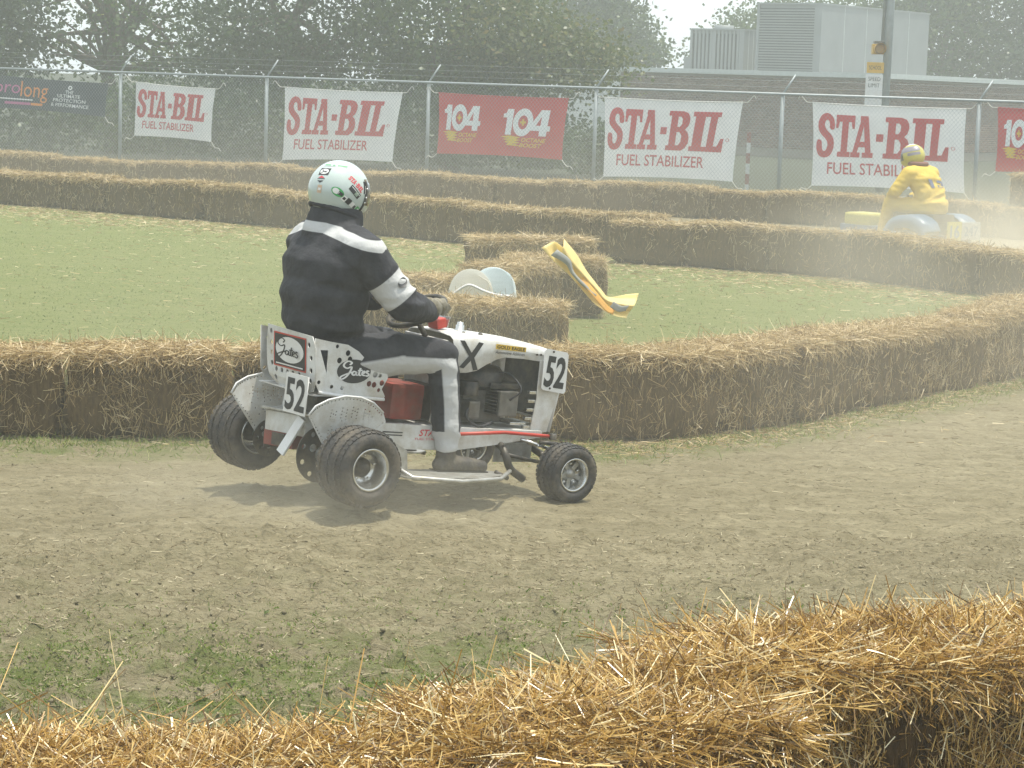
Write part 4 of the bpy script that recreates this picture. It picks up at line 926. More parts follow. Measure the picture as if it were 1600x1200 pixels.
box('windscreen', (.785, .015, .655), (.006, .09, .055), CHROME, mw, Matrix.Rotation(.25, 3, 'Y'), .002)
box('dash_panel', (.69, 0, .44), (.015, .36, .28), WHITE, mw, Matrix.Rotation(-.1, 3, 'Y'), .004)
tube('steering_column', [(.76, 0, .46), (.585, 0, .685)], .014, BLACKM, mw)
# engine
ALUE = M('dark_alloy', (.16, .155, .14), .55, metal=.5, var=.3, scale=25, dirt=(.12, .10, .07), dirt_amt=.6, dirt_scale=10)  # darker copy of the cast alloy, for the engine parts
en = bpy.data.objects.new('engine', None); link(en, mw); en.location = (1.0, 0, .15)
lathe('blower_housing', [(.20, .155), (.26, .155), (.29, .13), (.30, .06), (.30, 0)], BLACKM, en, 32, 'Z'); box('crankcase', (0, .02, .09), (.26, .24, .17), ALUE, en, None, .02)
for k in range(8): box('cooling_fin', (.08, -.14+.0*k, .06+.017*k), (.13, .11, .006), ALUE, en, None, .001)
box('cylinder_head', (.08, -.205, .12), (.12, .02, .13), ALUE, en, None, .008); box('shroud', (.09, -.06, .205), (.20, .22, .03), BLACKM, en, None, .008)
lathe('air_filter', [(0, .055), (.07, .055), (.075, .045), (.075, 0)], BLACKM, en, 20, 'Z', Matrix.Translation((-.11, -.11, .15)))
box('carburettor', (-.10, -.13, .08), (.07, .08, .09), ALUE, en, None, .01); tube('hose', catmull([(-.1, -.15, .12), (-.15, -.17, .05), (-.08, -.19, .0), (.02, -.18, .02)], 5), .008, BLACK, en, 8)
tube('spark_lead', catmull([(.08, -.22, .14), (.13, -.24, .2), (.1, -.16, .27), (.0, -.1, .26)], 5), .005, BLACK, en, 6)
box('firewall', (.745, 0, .33), (.012, .34, .36), BLACKM, mw); box('battery_tray', (1.2, -.10, .165), (.14, .16, .012), CHROME, mw)
box('radiator_screen', (1.34, 0, .35), (.02, .34, .30), BLACKM, mw)
# grille and front plate
for s in (-1, 1):
    gp = plate('grille_side', [[(1.262, .50), (1.40, .50), (1.405, .34), (1.355, .128), (1.245, .128), (1.265, .30)]], .005, lambda c, s=s: (c.x, s*.203+c.z, c.y), WHITE)
    tube('grille_edge', [(1.41, s*.195, .49), (1.408, s*.195, .34), (1.372, s*.195, .128)], .011, WHITEB, gp, 8)
    for k in range(5): box('grille_bar', (1.245-.004*k, s*.19, .33-.045*k), (.05, .02, .016), CHROME, gp, None, .002)
for k in range(6): box('grille_slat', (1.385-.004*k, 0, .44-.05*k), (.012, .36, .014), WHITE, mw, None, .002)
fp = plate('number_plate', [[(1.262+a, b) for a, b in ((.012, .565), (.15, .548), (.16, .535), (.165, .345), (.155, .333), (.015, .350), (.003, .362), (0, .55))]], .004, lambda c: (c.x, -.232+c.z, c.y), WHITEB)
flat('numerals', put(fit(text2d('52', 1, 1, .12, .03), 0, .135, 0, .165), lambda c: (c.x, c.y, 0)), lambda c: (1.274+c.x, -.2355, .368+c.y-.10*c.x), BLACK, fp)
for z in (.36, .55): tube('plate_bolt', [(1.32, -.238, z), (1.32, -.20, z)], .006, BLACKM, fp, 8)
# steering linkage and front axle
tube('front_axle', [(1.338, -.36, -.03), (1.338, -.05, .05), (1.338, .05, .05), (1.338, .36, -.03)], .018, BLACKM, mw)
tube('drag_link', [(.66, -.30, .125), (1.02, -.28, .135), (1.34, -.27, .115)], .009, RED, mw); tube('drag_link', [(1.14, -.27, .10), (1.33, -.31, .05)], .009, CHROME, mw)
for s in (-1, 1):
    tube('king_pin', [(1.338, s*.33, -.06), (1.338, s*.33, .09)], .014, BLACKM, mw); tube('steering_arm', [(1.338, s*.33, .085), (1.24, s*.30, .09)], .011, BLACKM, mw)
    lathe('rod_end', [(-.015, .02), (.015, .02), (.015, 0)], BLACKM, mw, 12, 'Z', Matrix.Translation((1.34, s*.28, .115)))
tube('tie_rod', [(1.24, -.30, .07), (1.24, .30, .07)], .008, CHROME, mw)
box('front_bracket', (1.15, -.20, .02), (.24, .01, .10), ALU, mw); tube('brace', [(1.05, -.24, .02), (1.33, -.22, -.03)], .010, BLACKM, mw)
# steering wheel
SC = Vector((.60, 0, .70)); sa = Vector((0, -1, 0)); sf = Vector((.86, 0, .51)).normalized()
def swp(t, r=.15): return SC+(sa*math.cos(t)+sf*math.sin(t))*r
bm = bmesh.new(); tube_bm(bm, [swp(2*math.pi*k/32) for k in range(33)], .014, 10, False); sw = bm_ob('steering_wheel', bm, BLACKM, mw, True)
for t in (0, 2.1, 4.2): tube('spoke', [SC, swp(t)], .008, ALU, sw, 6)
# ------------------------------------------------------------------ people
def prim_mesh(prims):
    bm = bmesh.new()
    for p in prims:
        if p[0] == 'e':
            _, c, r = p[:3]; Rm = Matrix.Rotation(p[3], 3, 'Y') if len(p) > 3 else Matrix.Identity(3)
            vs = bmesh.ops.create_uvsphere(bm, u_segments=20, v_segments=14, radius=1)['verts']
            for v in vs: v.co = Rm @ Vector((v.co.x*r[0], v.co.y*r[1], v.co.z*r[2]))+Vector(c)
        else:
            _, a, ra, b, rb = p[:5]; a = Vector(a); b = Vector(b); L = (b-a).length; n = 3
            pts = [a.lerp(b, i/n) for i in range(n+1)]; rr = [ra+(rb-ra)*i/n for i in range(n+1)]
            tube_bm(bm, pts, rr, 16)
            for c, r in ((a, ra), (b, rb)):
                vs = bmesh.ops.create_uvsphere(bm, u_segments=16, v_segments=10, radius=r)['verts']
                for v in vs: v.co += c
    bmesh.ops.recalc_face_normals(bm, faces=bm.faces)
    me = bpy.data.meshes.new('p'); bm.to_mesh(me); bm.free(); return me
def blob(prims, voxel, smooth=8):
    me = prim_mesh(prims); o = bpy.data.objects.new('tmp', me); COL.objects.link(o)
    r = o.modifiers.new('r', 'REMESH'); r.mode = 'VOXEL'; r.voxel_size = voxel
    s = o.modifiers.new('s', 'SMOOTH'); s.factor = .6; s.iterations = smooth
    dg = bpy.context.evaluated_depsgraph_get(); out = bpy.data.meshes.new_from_object(o.evaluated_get(dg))
    bpy.data.objects.remove(o); bpy.data.meshes.remove(me)
    out.polygons.foreach_set('use_smooth', [True]*len(out.polygons)); return out
def suit_mat(name, dark, light, third=None):
    mt = M(name, dark, .78, var=.12, scale=6, bump=.6, bscale=35, spec=.25, dirt=tuple(min(1, c+.09) for c in dark), dirt_amt=.35, dirt_scale=4); t = mt.node_tree
    b = t.nodes['Principled BSDF']; src = b.inputs['Base Color'].links[0].from_socket
    for at, col in (('stripe', light),)+((('skin', third),) if third else ()):
        a = nd(t, 'ShaderNodeAttribute', attribute_name=at); g = nd(t, 'ShaderNodeMapRange'); g.inputs[1].default_value = -.0015; g.inputs[2].default_value = .0015
        t.links.new(a.outputs['Fac'], g.inputs[0]); mx = nd(t, 'ShaderNodeMix', data_type='RGBA'); mx.inputs[7].default_value = col+(1,)
        t.links.new(g.outputs[0], mx.inputs[0]); t.links.new(src, mx.inputs[6]); src = mx.outputs[2]
    t.links.new(src, b.inputs['Base Color']); return mt
def wrinkle(me, amp, joints, seed):
    nv = len(me.vertices); NR = np.empty(nv*3, np.float32); me.vertices.foreach_get('normal', NR); NR = NR.reshape(-1, 3); CO = np.empty(nv*3, np.float32); me.vertices.foreach_get('co', CO); CO = CO.reshape(-1, 3)
    OUT = CO.copy()
    for i in range(nv):
        p = Vector(CO[i]); a = amp*.5
        for j, r in joints:
            d = (p-Vector(j)).length
            if d < r: a += amp*1.2*(1-d/r)
        q = Vector((p.x*5, p.y*5, p.z*13))+Vector((seed, 0, 0))
        n1 = noise.noise(q); n2 = noise.noise(p*22+Vector((0, seed, 0)))
        OUT[i] = CO[i]+NR[i]*(a*(1-abs(n1)*2.6)+a*.3*n2)
    me.vertices.foreach_set('co', OUT.ravel()); me.update()
def hand(prefix, C, n_axis, palm_dir, s=1., mat=None, par=None, flip=1):
    """a gloved fist closed round a bar: C centre of the bar, n_axis the bar's direction, palm_dir from bar to the palm"""
    n_axis = Vector(n_axis).normalized(); u = Vector(palm_dir).normalized(); w_ = n_axis.cross(u)*flip
    P = []
    for i in range(4):
        o = n_axis*(.030-.020*i)*s; R_ = .028*s; r = (.0115, .012, .0115, .010)[i]*s; ln = (1., 1.08, 1.02, .88)[i]
        ang = [0, 55, 105, 160, 205*ln]
        pts = [Vector(C)+o+(u*math.cos(rad(a))+w_*math.sin(rad(a)))*R_*(1.15 if a < 20 else 1) for a in ang]
        for a, b in zip(pts[:-1], pts[1:]): P.append(('c', a, r, b, r*.93))
    base = Vector(C)+u*.038*s
    P.append(('e', base-w_*.005*s, (.030*s, .036*s, .034*s))); P.append(('c', base+n_axis*.02*s, .022*s, base-n_axis*.02*s-w_*.01, .022*s))
    P.append(('c', base-n_axis*.0*s-w_*.035*s, .030*s, base-w_*.01*s, .028*s))
    th = [base+n_axis*.035*s-w_*.02*s, Vector(C)+n_axis*.050*s+u*.018*s-w_*.02*s, Vector(C)+n_axis*.045*s-u*.022*s-w_*.018*s]
    P.append(('c', th[0], .016*s, th[1], .013*s)); P.append(('c', th[1], .013*s, th[2], .011*s))
    me = blob(P, .005*s, 4); return ob(prefix, me, par, mat)
def closest_np(P, prims):
    D = []; T = []
    for q in prims:
        if q[0] == 'e': d = np.linalg.norm((P-np.array(q[1]))/np.array(q[2]), axis=1); t = np.zeros(len(P))
        else:
            a = np.array(q[1], float); ab = np.array(q[3], float)-a; t = np.clip((P-a)@ab/(ab@ab), 0, 1)
            d = np.linalg.norm(P-a-ab*t[:, None], axis=1)/(q[2]+(q[4]-q[2])*t)
        D.append(d); T.append(t)
    D = np.array(D); k = D.argmin(0); return k, np.array(T)[k, np.arange(len(P))]
def coords(me):
    a = np.empty(len(me.vertices)*3, np.float32); me.vertices.foreach_get('co', a); return a.reshape(-1, 3)
def closest(p, prims):
    best = None
    for i, q in enumerate(prims):
        if q[0] == 'e': d = Vector(((p.x-q[1][0])/q[2][0], (p.y-q[1][1])/q[2][1], (p.z-q[1][2])/q[2][2])).length; t = 0
        else:
            a = Vector(q[1]); b = Vector(q[3]); ab = b-a; t = max(0, min(1, (p-a).dot(ab)/ab.length_squared)); d = (p-a-ab*t).length/(q[2]+(q[4]-q[2])*t)
        if best is None or d < best[0]: best = (d, i, t)
    return best
rp = empty('person', BM_, 'rider in black suit with white bands and white helmet on the white mower', 'person')
PR = [('e', (.08, 0, .45), (.17, .215, .15)), ('e', (.045, 0, .64), (.19, .235, .13)), ('e', (.04, 0, .76), (.205, .255, .16)), ('e', (.045, 0, .89), (.20, .285, .17)), ('e', (.055, 0, .985), (.165, .285, .12)),
      ('c', (.05, 0, 1.05), .15, (.06, 0, 1.135), .132), ('c', (.055, 0, 1.10), .12, (.075, 0, 1.17), .105), ('e', (.09, 0, 1.27), (.10, .078, .115))]
ARM = {}
for s in (-1, 1):
    k0 = len(PR)
    PR += [('c', (.06, s*.17, 1.0), .112, (.075, s*.255, .98), .106), ('c', (.075, s*.255, .98), .104, (.27, s*.345, .765), .080), ('c', (.27, s*.345, .765), .080, (.50, s*.235, .725), .056),
           ('c', (.06, s*.10, .44), .125, (.34, s*.19, .505), .108), ('c', (.34, s*.19, .505), .106, (.60, s*.255, .505), .080), ('c', (.60, s*.255, .505), .080, (.635, s*.27, .30), .072), ('c', (.635, s*.27, .30), .072, (.665, s*.275, .085), .066)]
    ARM[s] = k0
me = blob(PR, .0105, 9)
wrinkle(me, .0095, [((.27, -.345, .78), .16), ((.60, -.255, .50), .14), ((.03, 0, .55), .28), ((.08, -.235, .98), .15), ((.1, -.12, .48), .2), ((.65, -.27, .12), .12)], 3.3)
NRM = np.empty(len(me.vertices)*3, np.float32); me.vertices.foreach_get('normal', NRM); NRM = NRM.reshape(-1, 3)
st_ = np.full(len(me.vertices), -.05, np.float32); sk = st_.copy()
def radial(p, k, t):
    a = Vector(PR[k][1]); b = Vector(PR[k][3]); return (p-a.lerp(b, float(t))).normalized()
KK, TT = closest_np(coords(me), PR)
for i, v in enumerate(me.vertices):
    p = v.co; k = KK[i]; t = TT[i]; val = -.05
    for s in (-1, 1):
        kk = k-ARM[s]
        if kk == 1: val = max(val, .048*(1-abs(t-.70)/.22)*1.0 if abs(t-.70) < .3 else -.02)   # arm band
        elif kk == 2 and t < .05: val = max(val, -.004)
        if kk in (3, 4):
            lo = radial(p, k, t).dot(Vector((0, s, -.75)).normalized()); val = max(val, (lo-.78)*.05)
        elif kk in (5, 6):
            out_ = radial(p, k, t).dot(Vector((-.15, s, 0)).normalized()); val = max(val, (out_-.84)*.05)
            if kk == 6 and p.z < .135: val = .03
    if k in (3, 4, 5) or (k-ARM[-1] in (0,)) or (k-ARM[1] in (0,)) or (k-ARM[-1] == 1 and t < .12) or (k-ARM[1] == 1 and t < .12):
        c_ = 1.085-.22*max(0, abs(p.y)-.09); hw = .025
        val = max(val, hw-abs(p.z-c_) if p.z > .9 else -.05)
    st_[i] = val; sk[i] = .02 if (k == 7) else -.02
me.attributes.new('stripe', 'FLOAT', 'POINT').data.foreach_set('value', st_); me.attributes.new('skin', 'FLOAT', 'POINT').data.foreach_set('value', sk)
SUIT = suit_mat('black_suit', (.022, .022, .027), (.46, .46, .455), (.45, .27, .20))
ob('body', me, rp, SUIT)
tube('collar', [(.055+.125*math.cos(a), .122*math.sin(a), 1.160-.035*math.cos(a)) for a in [2*math.pi*k/24 for k in range(25)]], .013, M('collar_cloth', (.022, .022, .027), .85, bump=.5), rp, 10)
fl = bmesh.new()
GL = M('glove_leather', (.13, .115, .08), .6, var=.35, scale=30, bump=.5, dirt=(.3, .26, .18), dirt_amt=.4, dirt_scale=20)
for s, t in ((-1, rad(25)), (1, rad(155))):
    Cc = swp(t); ax = (-sa*math.sin(t)+sf*math.cos(t)); wr = Vector((.50, s*.235, .735)); 
    hnd = hand('glove', Cc, ax*(1), (wr-Cc)*.6+Vector((0, s*.03, .035)), 1.12, GL, rp, 1 if s < 0 else -1)
    a = Vector((.485, s*.245, .737)); tube('glove_cuff', [a, a.lerp(Cc, .45)], [.060, .046], GL, rp, 14)
BOOT = M('boot_leather', (.025, .022, .02), .55, bump=.4, dirt=(.17, .14, .09), dirt_amt=.5, dirt_scale=12)
for s in (-1, 1):
    me = blob([('c', (.665, s*.275, .10), .052, (.668, s*.28, .0), .050), ('c', (.655, s*.28, -.02), .046, (.78, s*.30, -.028), .042), ('c', (.78, s*.30, -.028), .042, (.87, s*.315, -.034), .034), ('e', (.65, s*.28, -.03), (.055, .045, .04))], .008, 5)
    bt = ob('boot', me, rp, BOOT)
    plate('boot_sole', [[(.60, s*.245), (.60, s*.318), (.80, s*.345), (.895, s*.345), (.905, s*.29), (.80, s*.262)]], .014, lambda c: (c.x, c.y, -.062+c.z), BLACK, bt)
# patch on the sleeve
def arm_pt(u, v):
    a = Vector(PR[ARM[-1]+1][1]); b = Vector(PR[ARM[-1]+1][3]); ax = (b-a).normalized(); side = Vector((-.2, -1, .25)); side = (side-ax*side.dot(ax)).normalized(); oth = ax.cross(side)
    c = a.lerp(b, .68)+ax*v; r = .093; th = u/r
    return c+(side*math.cos(th)+oth*math.sin(th))*r
pb = shape2d([circ(0.03, 0, .034, 24, .021)]); flat('sleeve_patch', pb, lambda c: arm_pt(-c.x, -c.y), BLACK, rp)
# helmet
HC = Vector((.06, 0, 1.262)); HR = Vector((.158, .140, .150))
hm_ = bpy.data.objects.new('helmet', None); link(hm_, rp); hm_.location = HC; hm_.rotation_euler = (0, .10, .18)
HW = M('helmet_shell', (.42, .485, .46), .2, var=.04, coat=.6, dirt=(.4, .42, .38), dirt_amt=.2, dirt_scale=6)
def hp(az, el, k=1.0):
    d = Vector((math.cos(el)*math.cos(az), math.cos(el)*math.sin(az), math.sin(el)))
    ex = 0
    if el < 0: ex = .02*min(1, -el/.5)*max(0, math.cos(az))**2*2.2
    return Vector((d.x*(HR.x+ex), d.y*HR.y, d.z*HR.z*(1 if el > 0 else .95)))*k
bm = bmesh.new(); NA, NE = 64, 40; gr = []
for j in range(NE+1):
    el = rad(90)-(rad(90)+rad(62))*j/NE; gr.append([bm.verts.new(hp(2*math.pi*i/NA, el)) for i in range(NA)])
for j in range(NE):
    for i in range(NA):
        az = (2*math.pi*(i+.5)/NA+math.pi) % (2*math.pi)-math.pi; el = math.degrees(rad(90)-rad(152)*(j+.5)/NE)
        if abs(az) < rad(62) and -16 < el < 22: continue
        bm.faces.new((gr[j][i], gr[j][(i+1) % NA], gr[j+1][(i+1) % NA], gr[j+1][i]))
bmesh.ops.remove_doubles(bm, verts=bm.verts, dist=1e-5); bmesh.ops.recalc_face_normals(bm, faces=bm.faces)
sh = bm_ob('shell', bm, HW, hm_, True); md = sh.modifiers.new('s', 'SOLIDIFY'); md.thickness = .007; md.offset = -1
bm = bmesh.new(); g2 = [[bm.verts.new(hp(rad(-70+140*i/24), rad(-18+43*j/8), 1.03)) for i in range(25)] for j in range(9)]
for j in range(8):
    for i in range(24): bm.faces.new((g2[j][i], g2[j][i+1], g2[j+1][i+1], g2[j+1][i]))
vs = bm_ob('visor', bm, M('smoked_visor', (.03, .035, .035), .12, coat=1), hm_, True); md = vs.modifiers.new('s', 'SOLIDIFY'); md.thickness = .003
bm = bmesh.new(); tube_bm(bm, [hp(2*math.pi*k/48, rad(-61), 1.0) for k in range(49)], .007, 8, False); bm_ob('rim_trim', bm, BLACK, hm_, True)
for a in (-70, 70):
    for e_ in (12, -4, -14): tube('rivet', [hp(rad(a), rad(e_), 1.02), hp(rad(a), rad(e_), 1.06)], .006, CHROME, hm_, 8)
    tube('visor_edge', [hp(rad(a), rad(-40+7*k), 1.02) for k in range(11)], .006, BLACKM, hm_, 6)
def decal(bm, az, el, rotd, mat, nm='sticker', k=1.006):
    c_, s_ = math.cos(rad(rotd)), math.sin(rad(rotd))
    for _ in range(2):
        es = [e for e in bm.edges if e.calc_length() > .02]
        if es: bmesh.ops.subdivide_edges(bm, edges=es, cuts=1)
    bmesh.ops.triangulate(bm, faces=bm.faces)
    def f(c):
        x = c.x*c_-c.y*s_; y = c.x*s_+c.y*c_
        e2 = rad(el)+y/.15; return hp(rad(az)+x/(.148*math.cos(e2)), e2, k)
    put(bm, f); bm_ob(nm, bm, mat, hm_)
rect = lambda a, b, cx=0, cy=0: shape2d([[(cx-a/2, cy-b/2), (cx+a/2, cy-b/2), (cx+a/2, cy+b/2), (cx-a/2, cy+b/2)]])
OZ = -11
decal(rect(.058, .042), -160+OZ, 31, 6, BLACK); decal(shape2d([circ(0, 0, .024, 24, .016)]), -160+OZ, 31, 6, WHITEB, k=1.009); decal(fit(gates_bm(.09), -.016, .016, -.010, .010), -160+OZ, 31, 6, BLACK, 'lettering', 1.012)
[decal(rect(w_, .007, x_, .006), -142+OZ, 48, 6, GREENI, 'lettering_line') for x_, w_ in ((-.04, .035), (-.006, .012), (.035, .045))]; decal(rect(.12, .002), -142+OZ, 46, 6, BLACK)
decal(shape2d([[(-.02, 0), (0, .012), (.02, 0)]]), -160+OZ, 17, 4, REDINK); decal(rect(.045, .003), -160+OZ, 15.5, 4, BLACK); decal(shape2d([[(-.02, 0), (0, -.012), (.02, 0)]]), -160+OZ, 12, 4, BLACK)
decal(rect(.026, .04), -158+OZ, -4, 0, M('tan_ink', (.5, .36, .25), .5)); decal(rect(.016, .012), -158+OZ, -4, 0, WHITEB, k=1.009)
decal(shape2d([circ(0, 0, .034, 24, .021)]), -121+OZ, -4, -24, GREENI); decal(shape2d([circ(-.010, 0, .018, 20, .014)]), -121+OZ, -4, -24, WHITEB, k=1.009); decal(rect(.026, .018, .016, 0), -121+OZ, -4, -24, BLACK, k=1.010)
decal(word([(c, (a-.03)/.875*.095-.047, (b-.03)/.875*.095-.047) for c, a, b in STABIL], -.012, .014, .003), -86+OZ, 17, -38, REDINK, 'lettering')
decal(rect(.07, .030), -88+OZ, 2, -38, BLACK); decal(rect(.062, .003), -86+OZ, 4, -38, WHITEB, k=1.009); decal(rect(.02, .022, .0), -84+OZ, -1, -38, M('grey_green_ink', (.25, .32, .25), .5), k=1.010)
for a, e_, mt_, sz in ((-107, -14, WHITEB, .024), (-97, -18, BLACK, .026), (-87, -23, WHITEB, .022), (-80, -27, BLACK, .014), (-70, -31, GREENI, .028)): decal(rect(sz, sz*1.15), a+OZ, e_, -30, mt_)
decal(rect(.014, .014), -107+OZ, -14, -30, BLACK, k=1.010); decal(rect(.012, .02), -68+OZ, -32, -30, WHITEB, k=1.010); decal(shape2d([[(-.012, -.03), (.012, -.03), (.004, .03), (-.012, .03)]]), -62+OZ, 14, 0, BLACK); decal(rect(.006, .04), -61+OZ, 10, 0, WHITEB, k=1.01)

# ------------------------------------------------------------------ second mower and rider
M2 = bframe((5.12, 28.4, .35), rad(131), 0, 0)
YP = M('yellow_paint', (.42, .38, .05), .45, var=.06, dirt=(.4, .33, .18), dirt_amt=.35); BLU = M('blue_paint', (.04, .12, .24), .4, var=.06, dirt=(.3, .28, .2), dirt_amt=.3)
m2 = empty('racing_mower', M2, 'blue and yellow racing mower half hidden behind the far bales at the right', 'racing mower')
for x, y, R_, W_ in ((0, -.42, .2, .2), (0, .42, .2, .2), (1.2, -.4, .16, .14), (1.2, .4, .16, .14)):
    wheel((x, y, R_-.24), R_, W_, R_*.52, None, 0, False, m2)
def fend2(s):
    bm = bmesh.new(); pts = [(-.30, .16), (-.22, .27), (-.06, .34), (.12, .34), (.26, .27), (.34, .16)]
    P = catmull([(a, 0, b) for a, b in pts], 5); A_ = [bm.verts.new((p.x, s*.22, p.z)) for p in P]; B_ = [bm.verts.new((p.x, s*.54, p.z-.01)) for p in P]; C_ = [bm.verts.new((p.x, s*.545, p.z-.16)) for p in P]
    for i in range(len(P)-1): bm.faces.new((A_[i], A_[i+1], B_[i+1], B_[i])); bm.faces.new((B_[i], B_[i+1], C_[i+1], C_[i]))
    o = bm_ob('fender', bm, BLU, m2, True); md = o.modifiers.new('s', 'SOLIDIFY'); md.thickness = .006
fend2(-1); fend2(1)
nb_ = box('number_panel', (-.42, .12, .16), (.02, .26, .24), YP, m2); flat('numerals', put(fit(text2d('16', 1, 1, 0, .03), -.09, .09, -.08, .08), lambda c: (-c.x, c.y, 0)), lambda c: (-.432, .12+c.x, .16+c.y), BLU, nb_)
rb_ = box('rear_panel', (-.40, -.22, .16), (.02, .36, .22), M('grey_panel', (.32, .34, .36), .5), m2); flat('numerals', put(fit(text2d('247', 1, 1, 0, .02), -.14, .14, -.06, .06), lambda c: (-c.x, c.y, 0)), lambda c: (-.412, -.22+c.x, .16+c.y), BLU, rb_)
bm = bmesh.new(); box_bm(bm, (1.08, 0, .22), (.42, .36, .16), None, .04); bm_ob('hood', bm, YP, m2, True); box('grille', (1.05, 0, .06), (.6, .36, .18), BLU, m2); box('hood_trim', (1.08, -.195, .15), (.4, .01, .02), CHROME, m2)
box('frame', (.5, 0, .04), (1.2, .44, .08), BLU, m2); box('seat', (.05, 0, .30), (.42, .42, .10), BLACKM, m2, None, .03)
tube('handle_bar', [(.55, -.2, .52), (.62, 0, .50), (.55, .2, .52)], .014, CHROME, m2); tube('steering_column', [(.8, 0, .3), (.62, 0, .5)], .015, BLACKM, m2)
r2 = empty('person', M2, 'rider in a yellow jacket and yellow helmet leaning forward on the far mower', 'person')
P2 = [('e', (.04, 0, .44), (.2, .22, .14)), ('e', (.08, 0, .58), (.17, .21, .17)), ('e', (.16, 0, .72), (.17, .235, .17)), ('e', (.23, 0, .82), (.15, .235, .11)), ('c', (.26, 0, .87), .08, (.35, 0, .96), .07), ('e', (.40, 0, 1.02), (.09, .075, .11))]
for s in (-1, 1):
    P2 += [('c', (.23, s*.15, .83), .10, (.25, s*.22, .82), .095), ('c', (.25, s*.22, .82), .095, (.32, s*.36, .62), .075), ('c', (.32, s*.36, .62), .075, (.53, s*.22, .54), .05),
           ('c', (.05, s*.10, .42), .12, (.50, s*.24, .46), .085), ('c', (.50, s*.24, .46), .085, (.60, s*.25, .10), .06)]
me = blob(P2, .016, 7); wrinkle(me, .016, [((.32, -.36, .62), .2), ((.05, 0, .5), .3)], 7.7)
me.attributes.new('stripe', 'FLOAT', 'POINT').data.foreach_set('value', np.full(len(me.vertices), -.05, np.float32))
sk = np.where(closest_np(coords(me), P2)[0] == 5, .02, -.02).astype(np.float32); me.attributes.new('skin', 'FLOAT', 'POINT').data.foreach_set('value', sk)
bd2 = ob('body', me, r2, suit_mat('yellow_jacket', (.52, .36, .05), (.6, .6, .6), (.45, .27, .20)))
for s in (-1, 1):
    hand('glove', (.55, s*.2, .52), (0.3, 1, 0), (-1, s*.2, .5), 1.1, GL, r2)
    ob('boot', blob([('c', (.60, s*.25, .12), .06, (.61, s*.25, .0), .055), ('c', (.61, s*.25, -.02), .05, (.78, s*.26, -.03), .042)], .012, 4), r2, BOOT)
num = fit(text2d('15', 1, 1, 0, .03), -.12, .12, -.07, .07)
def backpt(c):
    y = -c.x; z = .74+c.y; x = .16+(z-.72)*.62-.17*math.sqrt(max(0.02, 1-(y/.245)**2))-.022; return (x, y, z)
NVY = M('navy_ink', (.05, .07, .14), .6)
flat('numerals', num, backpt, NVY, r2)
h2 = bpy.data.objects.new('helmet', None); link(h2, r2); h2.location = (.38, 0, 1.04); h2.rotation_euler = (0, .25, .1)
bm = bmesh.new(); gr = []
for j in range(25):
    el = rad(90)-rad(150)*j/24; gr.append([bm.verts.new(hp(2*math.pi*i/40, el)*.98) for i in range(40)])
for j in range(24):
    for i in range(40):
        az = (2*math.pi*(i+.5)/40+math.pi) % (2*math.pi)-math.pi; el = math.degrees(rad(90)-rad(150)*(j+.5)/24)
        if abs(az) < rad(62) and -16 < el < 22: continue
        bm.faces.new((gr[j][i], gr[j][(i+1) % 40], gr[j+1][(i+1) % 40], gr[j+1][i]))
bmesh.ops.remove_doubles(bm, verts=bm.verts, dist=1e-5); bmesh.ops.recalc_face_normals(bm, faces=bm.faces)
HY = M('helmet_yellow', (.45, .40, .08), .35, coat=.3)
s2 = bm_ob('shell', bm, HY, h2, True); md = s2.modifiers.new('s', 'SOLIDIFY'); md.thickness = .006; md.offset = -1
def band2(a0, a1, e0, e1, mt_, k=1.0):
    bm = bmesh.new(); g = [[bm.verts.new(hp(rad(a0+(a1-a0)*i/20), rad(e0+(e1-e0)*j/6+.0*i), k)) for i in range(21)] for j in range(7)]
    for j in range(6):
        for i in range(20): bm.faces.new((g[j][i], g[j][i+1], g[j+1][i+1], g[j+1][i]))
    bm_ob('helmet_band', bm, mt_, h2, True)
GREYI = M('grey_violet_ink', (.22, .20, .24), .4); band2(40, 165, 18, 48, GREYI); band2(95, 160, -2, 12, GREYI, .995); band2(60, 260, 62, 80, WHITEB)
bm = bmesh.new(); g2 = [[bm.verts.new(hp(rad(-66+132*i/16), rad(-17+40*j/4), 1.0)) for i in range(17)] for j in range(5)]
for j in range(4):
    for i in range(16): bm.faces.new((g2[j][i], g2[j][i+1], g2[j+1][i+1], g2[j+1][i]))
bm_ob('visor', bm, bpy.data.materials['smoked_visor'], h2, True)
tube('collar', [(.29+.10*math.cos(a), .11*math.sin(a), .95) for a in [2*math.pi*k/20 for k in range(21)]], .028, M('maroon_cloth', (.16, .07, .05), .8), r2, 8)
# ------------------------------------------------------------------ yellow flag
FLM = M('yellow_nylon', (.88, .74, .34), .5, var=.12, scale=9, transl=.45)
fo = empty('flag', Matrix.Translation((.18, 15.6, .76)), 'crumpled yellow flag with grey printing blowing over the lawn beside the bales', 'flag')
def ribbon(nm, rows, mat, par, thick=.002, ku=5):
    """rows: list of cross sections, each a list of points (x right, y depth, z up)"""
    rr = [catmull(r, 4) for r in rows]; bm = bmesh.new(); cols = list(zip(*rr)); cols = [catmull(c, ku) for c in cols]
    g = [[bm.verts.new(p) for p in c] for c in cols]
    for a, b in zip(g[:-1], g[1:]):
        for i in range(len(a)-1): bm.faces.new((a[i], a[i+1], b[i+1], b[i]))
    o = bm_ob(nm, bm, mat, par, True); md = o.modifiers.new('s', 'SOLIDIFY'); md.thickness = thick; return o
def FP(px, py, dy=0.):   # picture-plane sketch of the cloth scaled to metres at the flag's distance
    k = 15.6/3600; return ((px-845)*k, dy, (500-py)*k-.22)
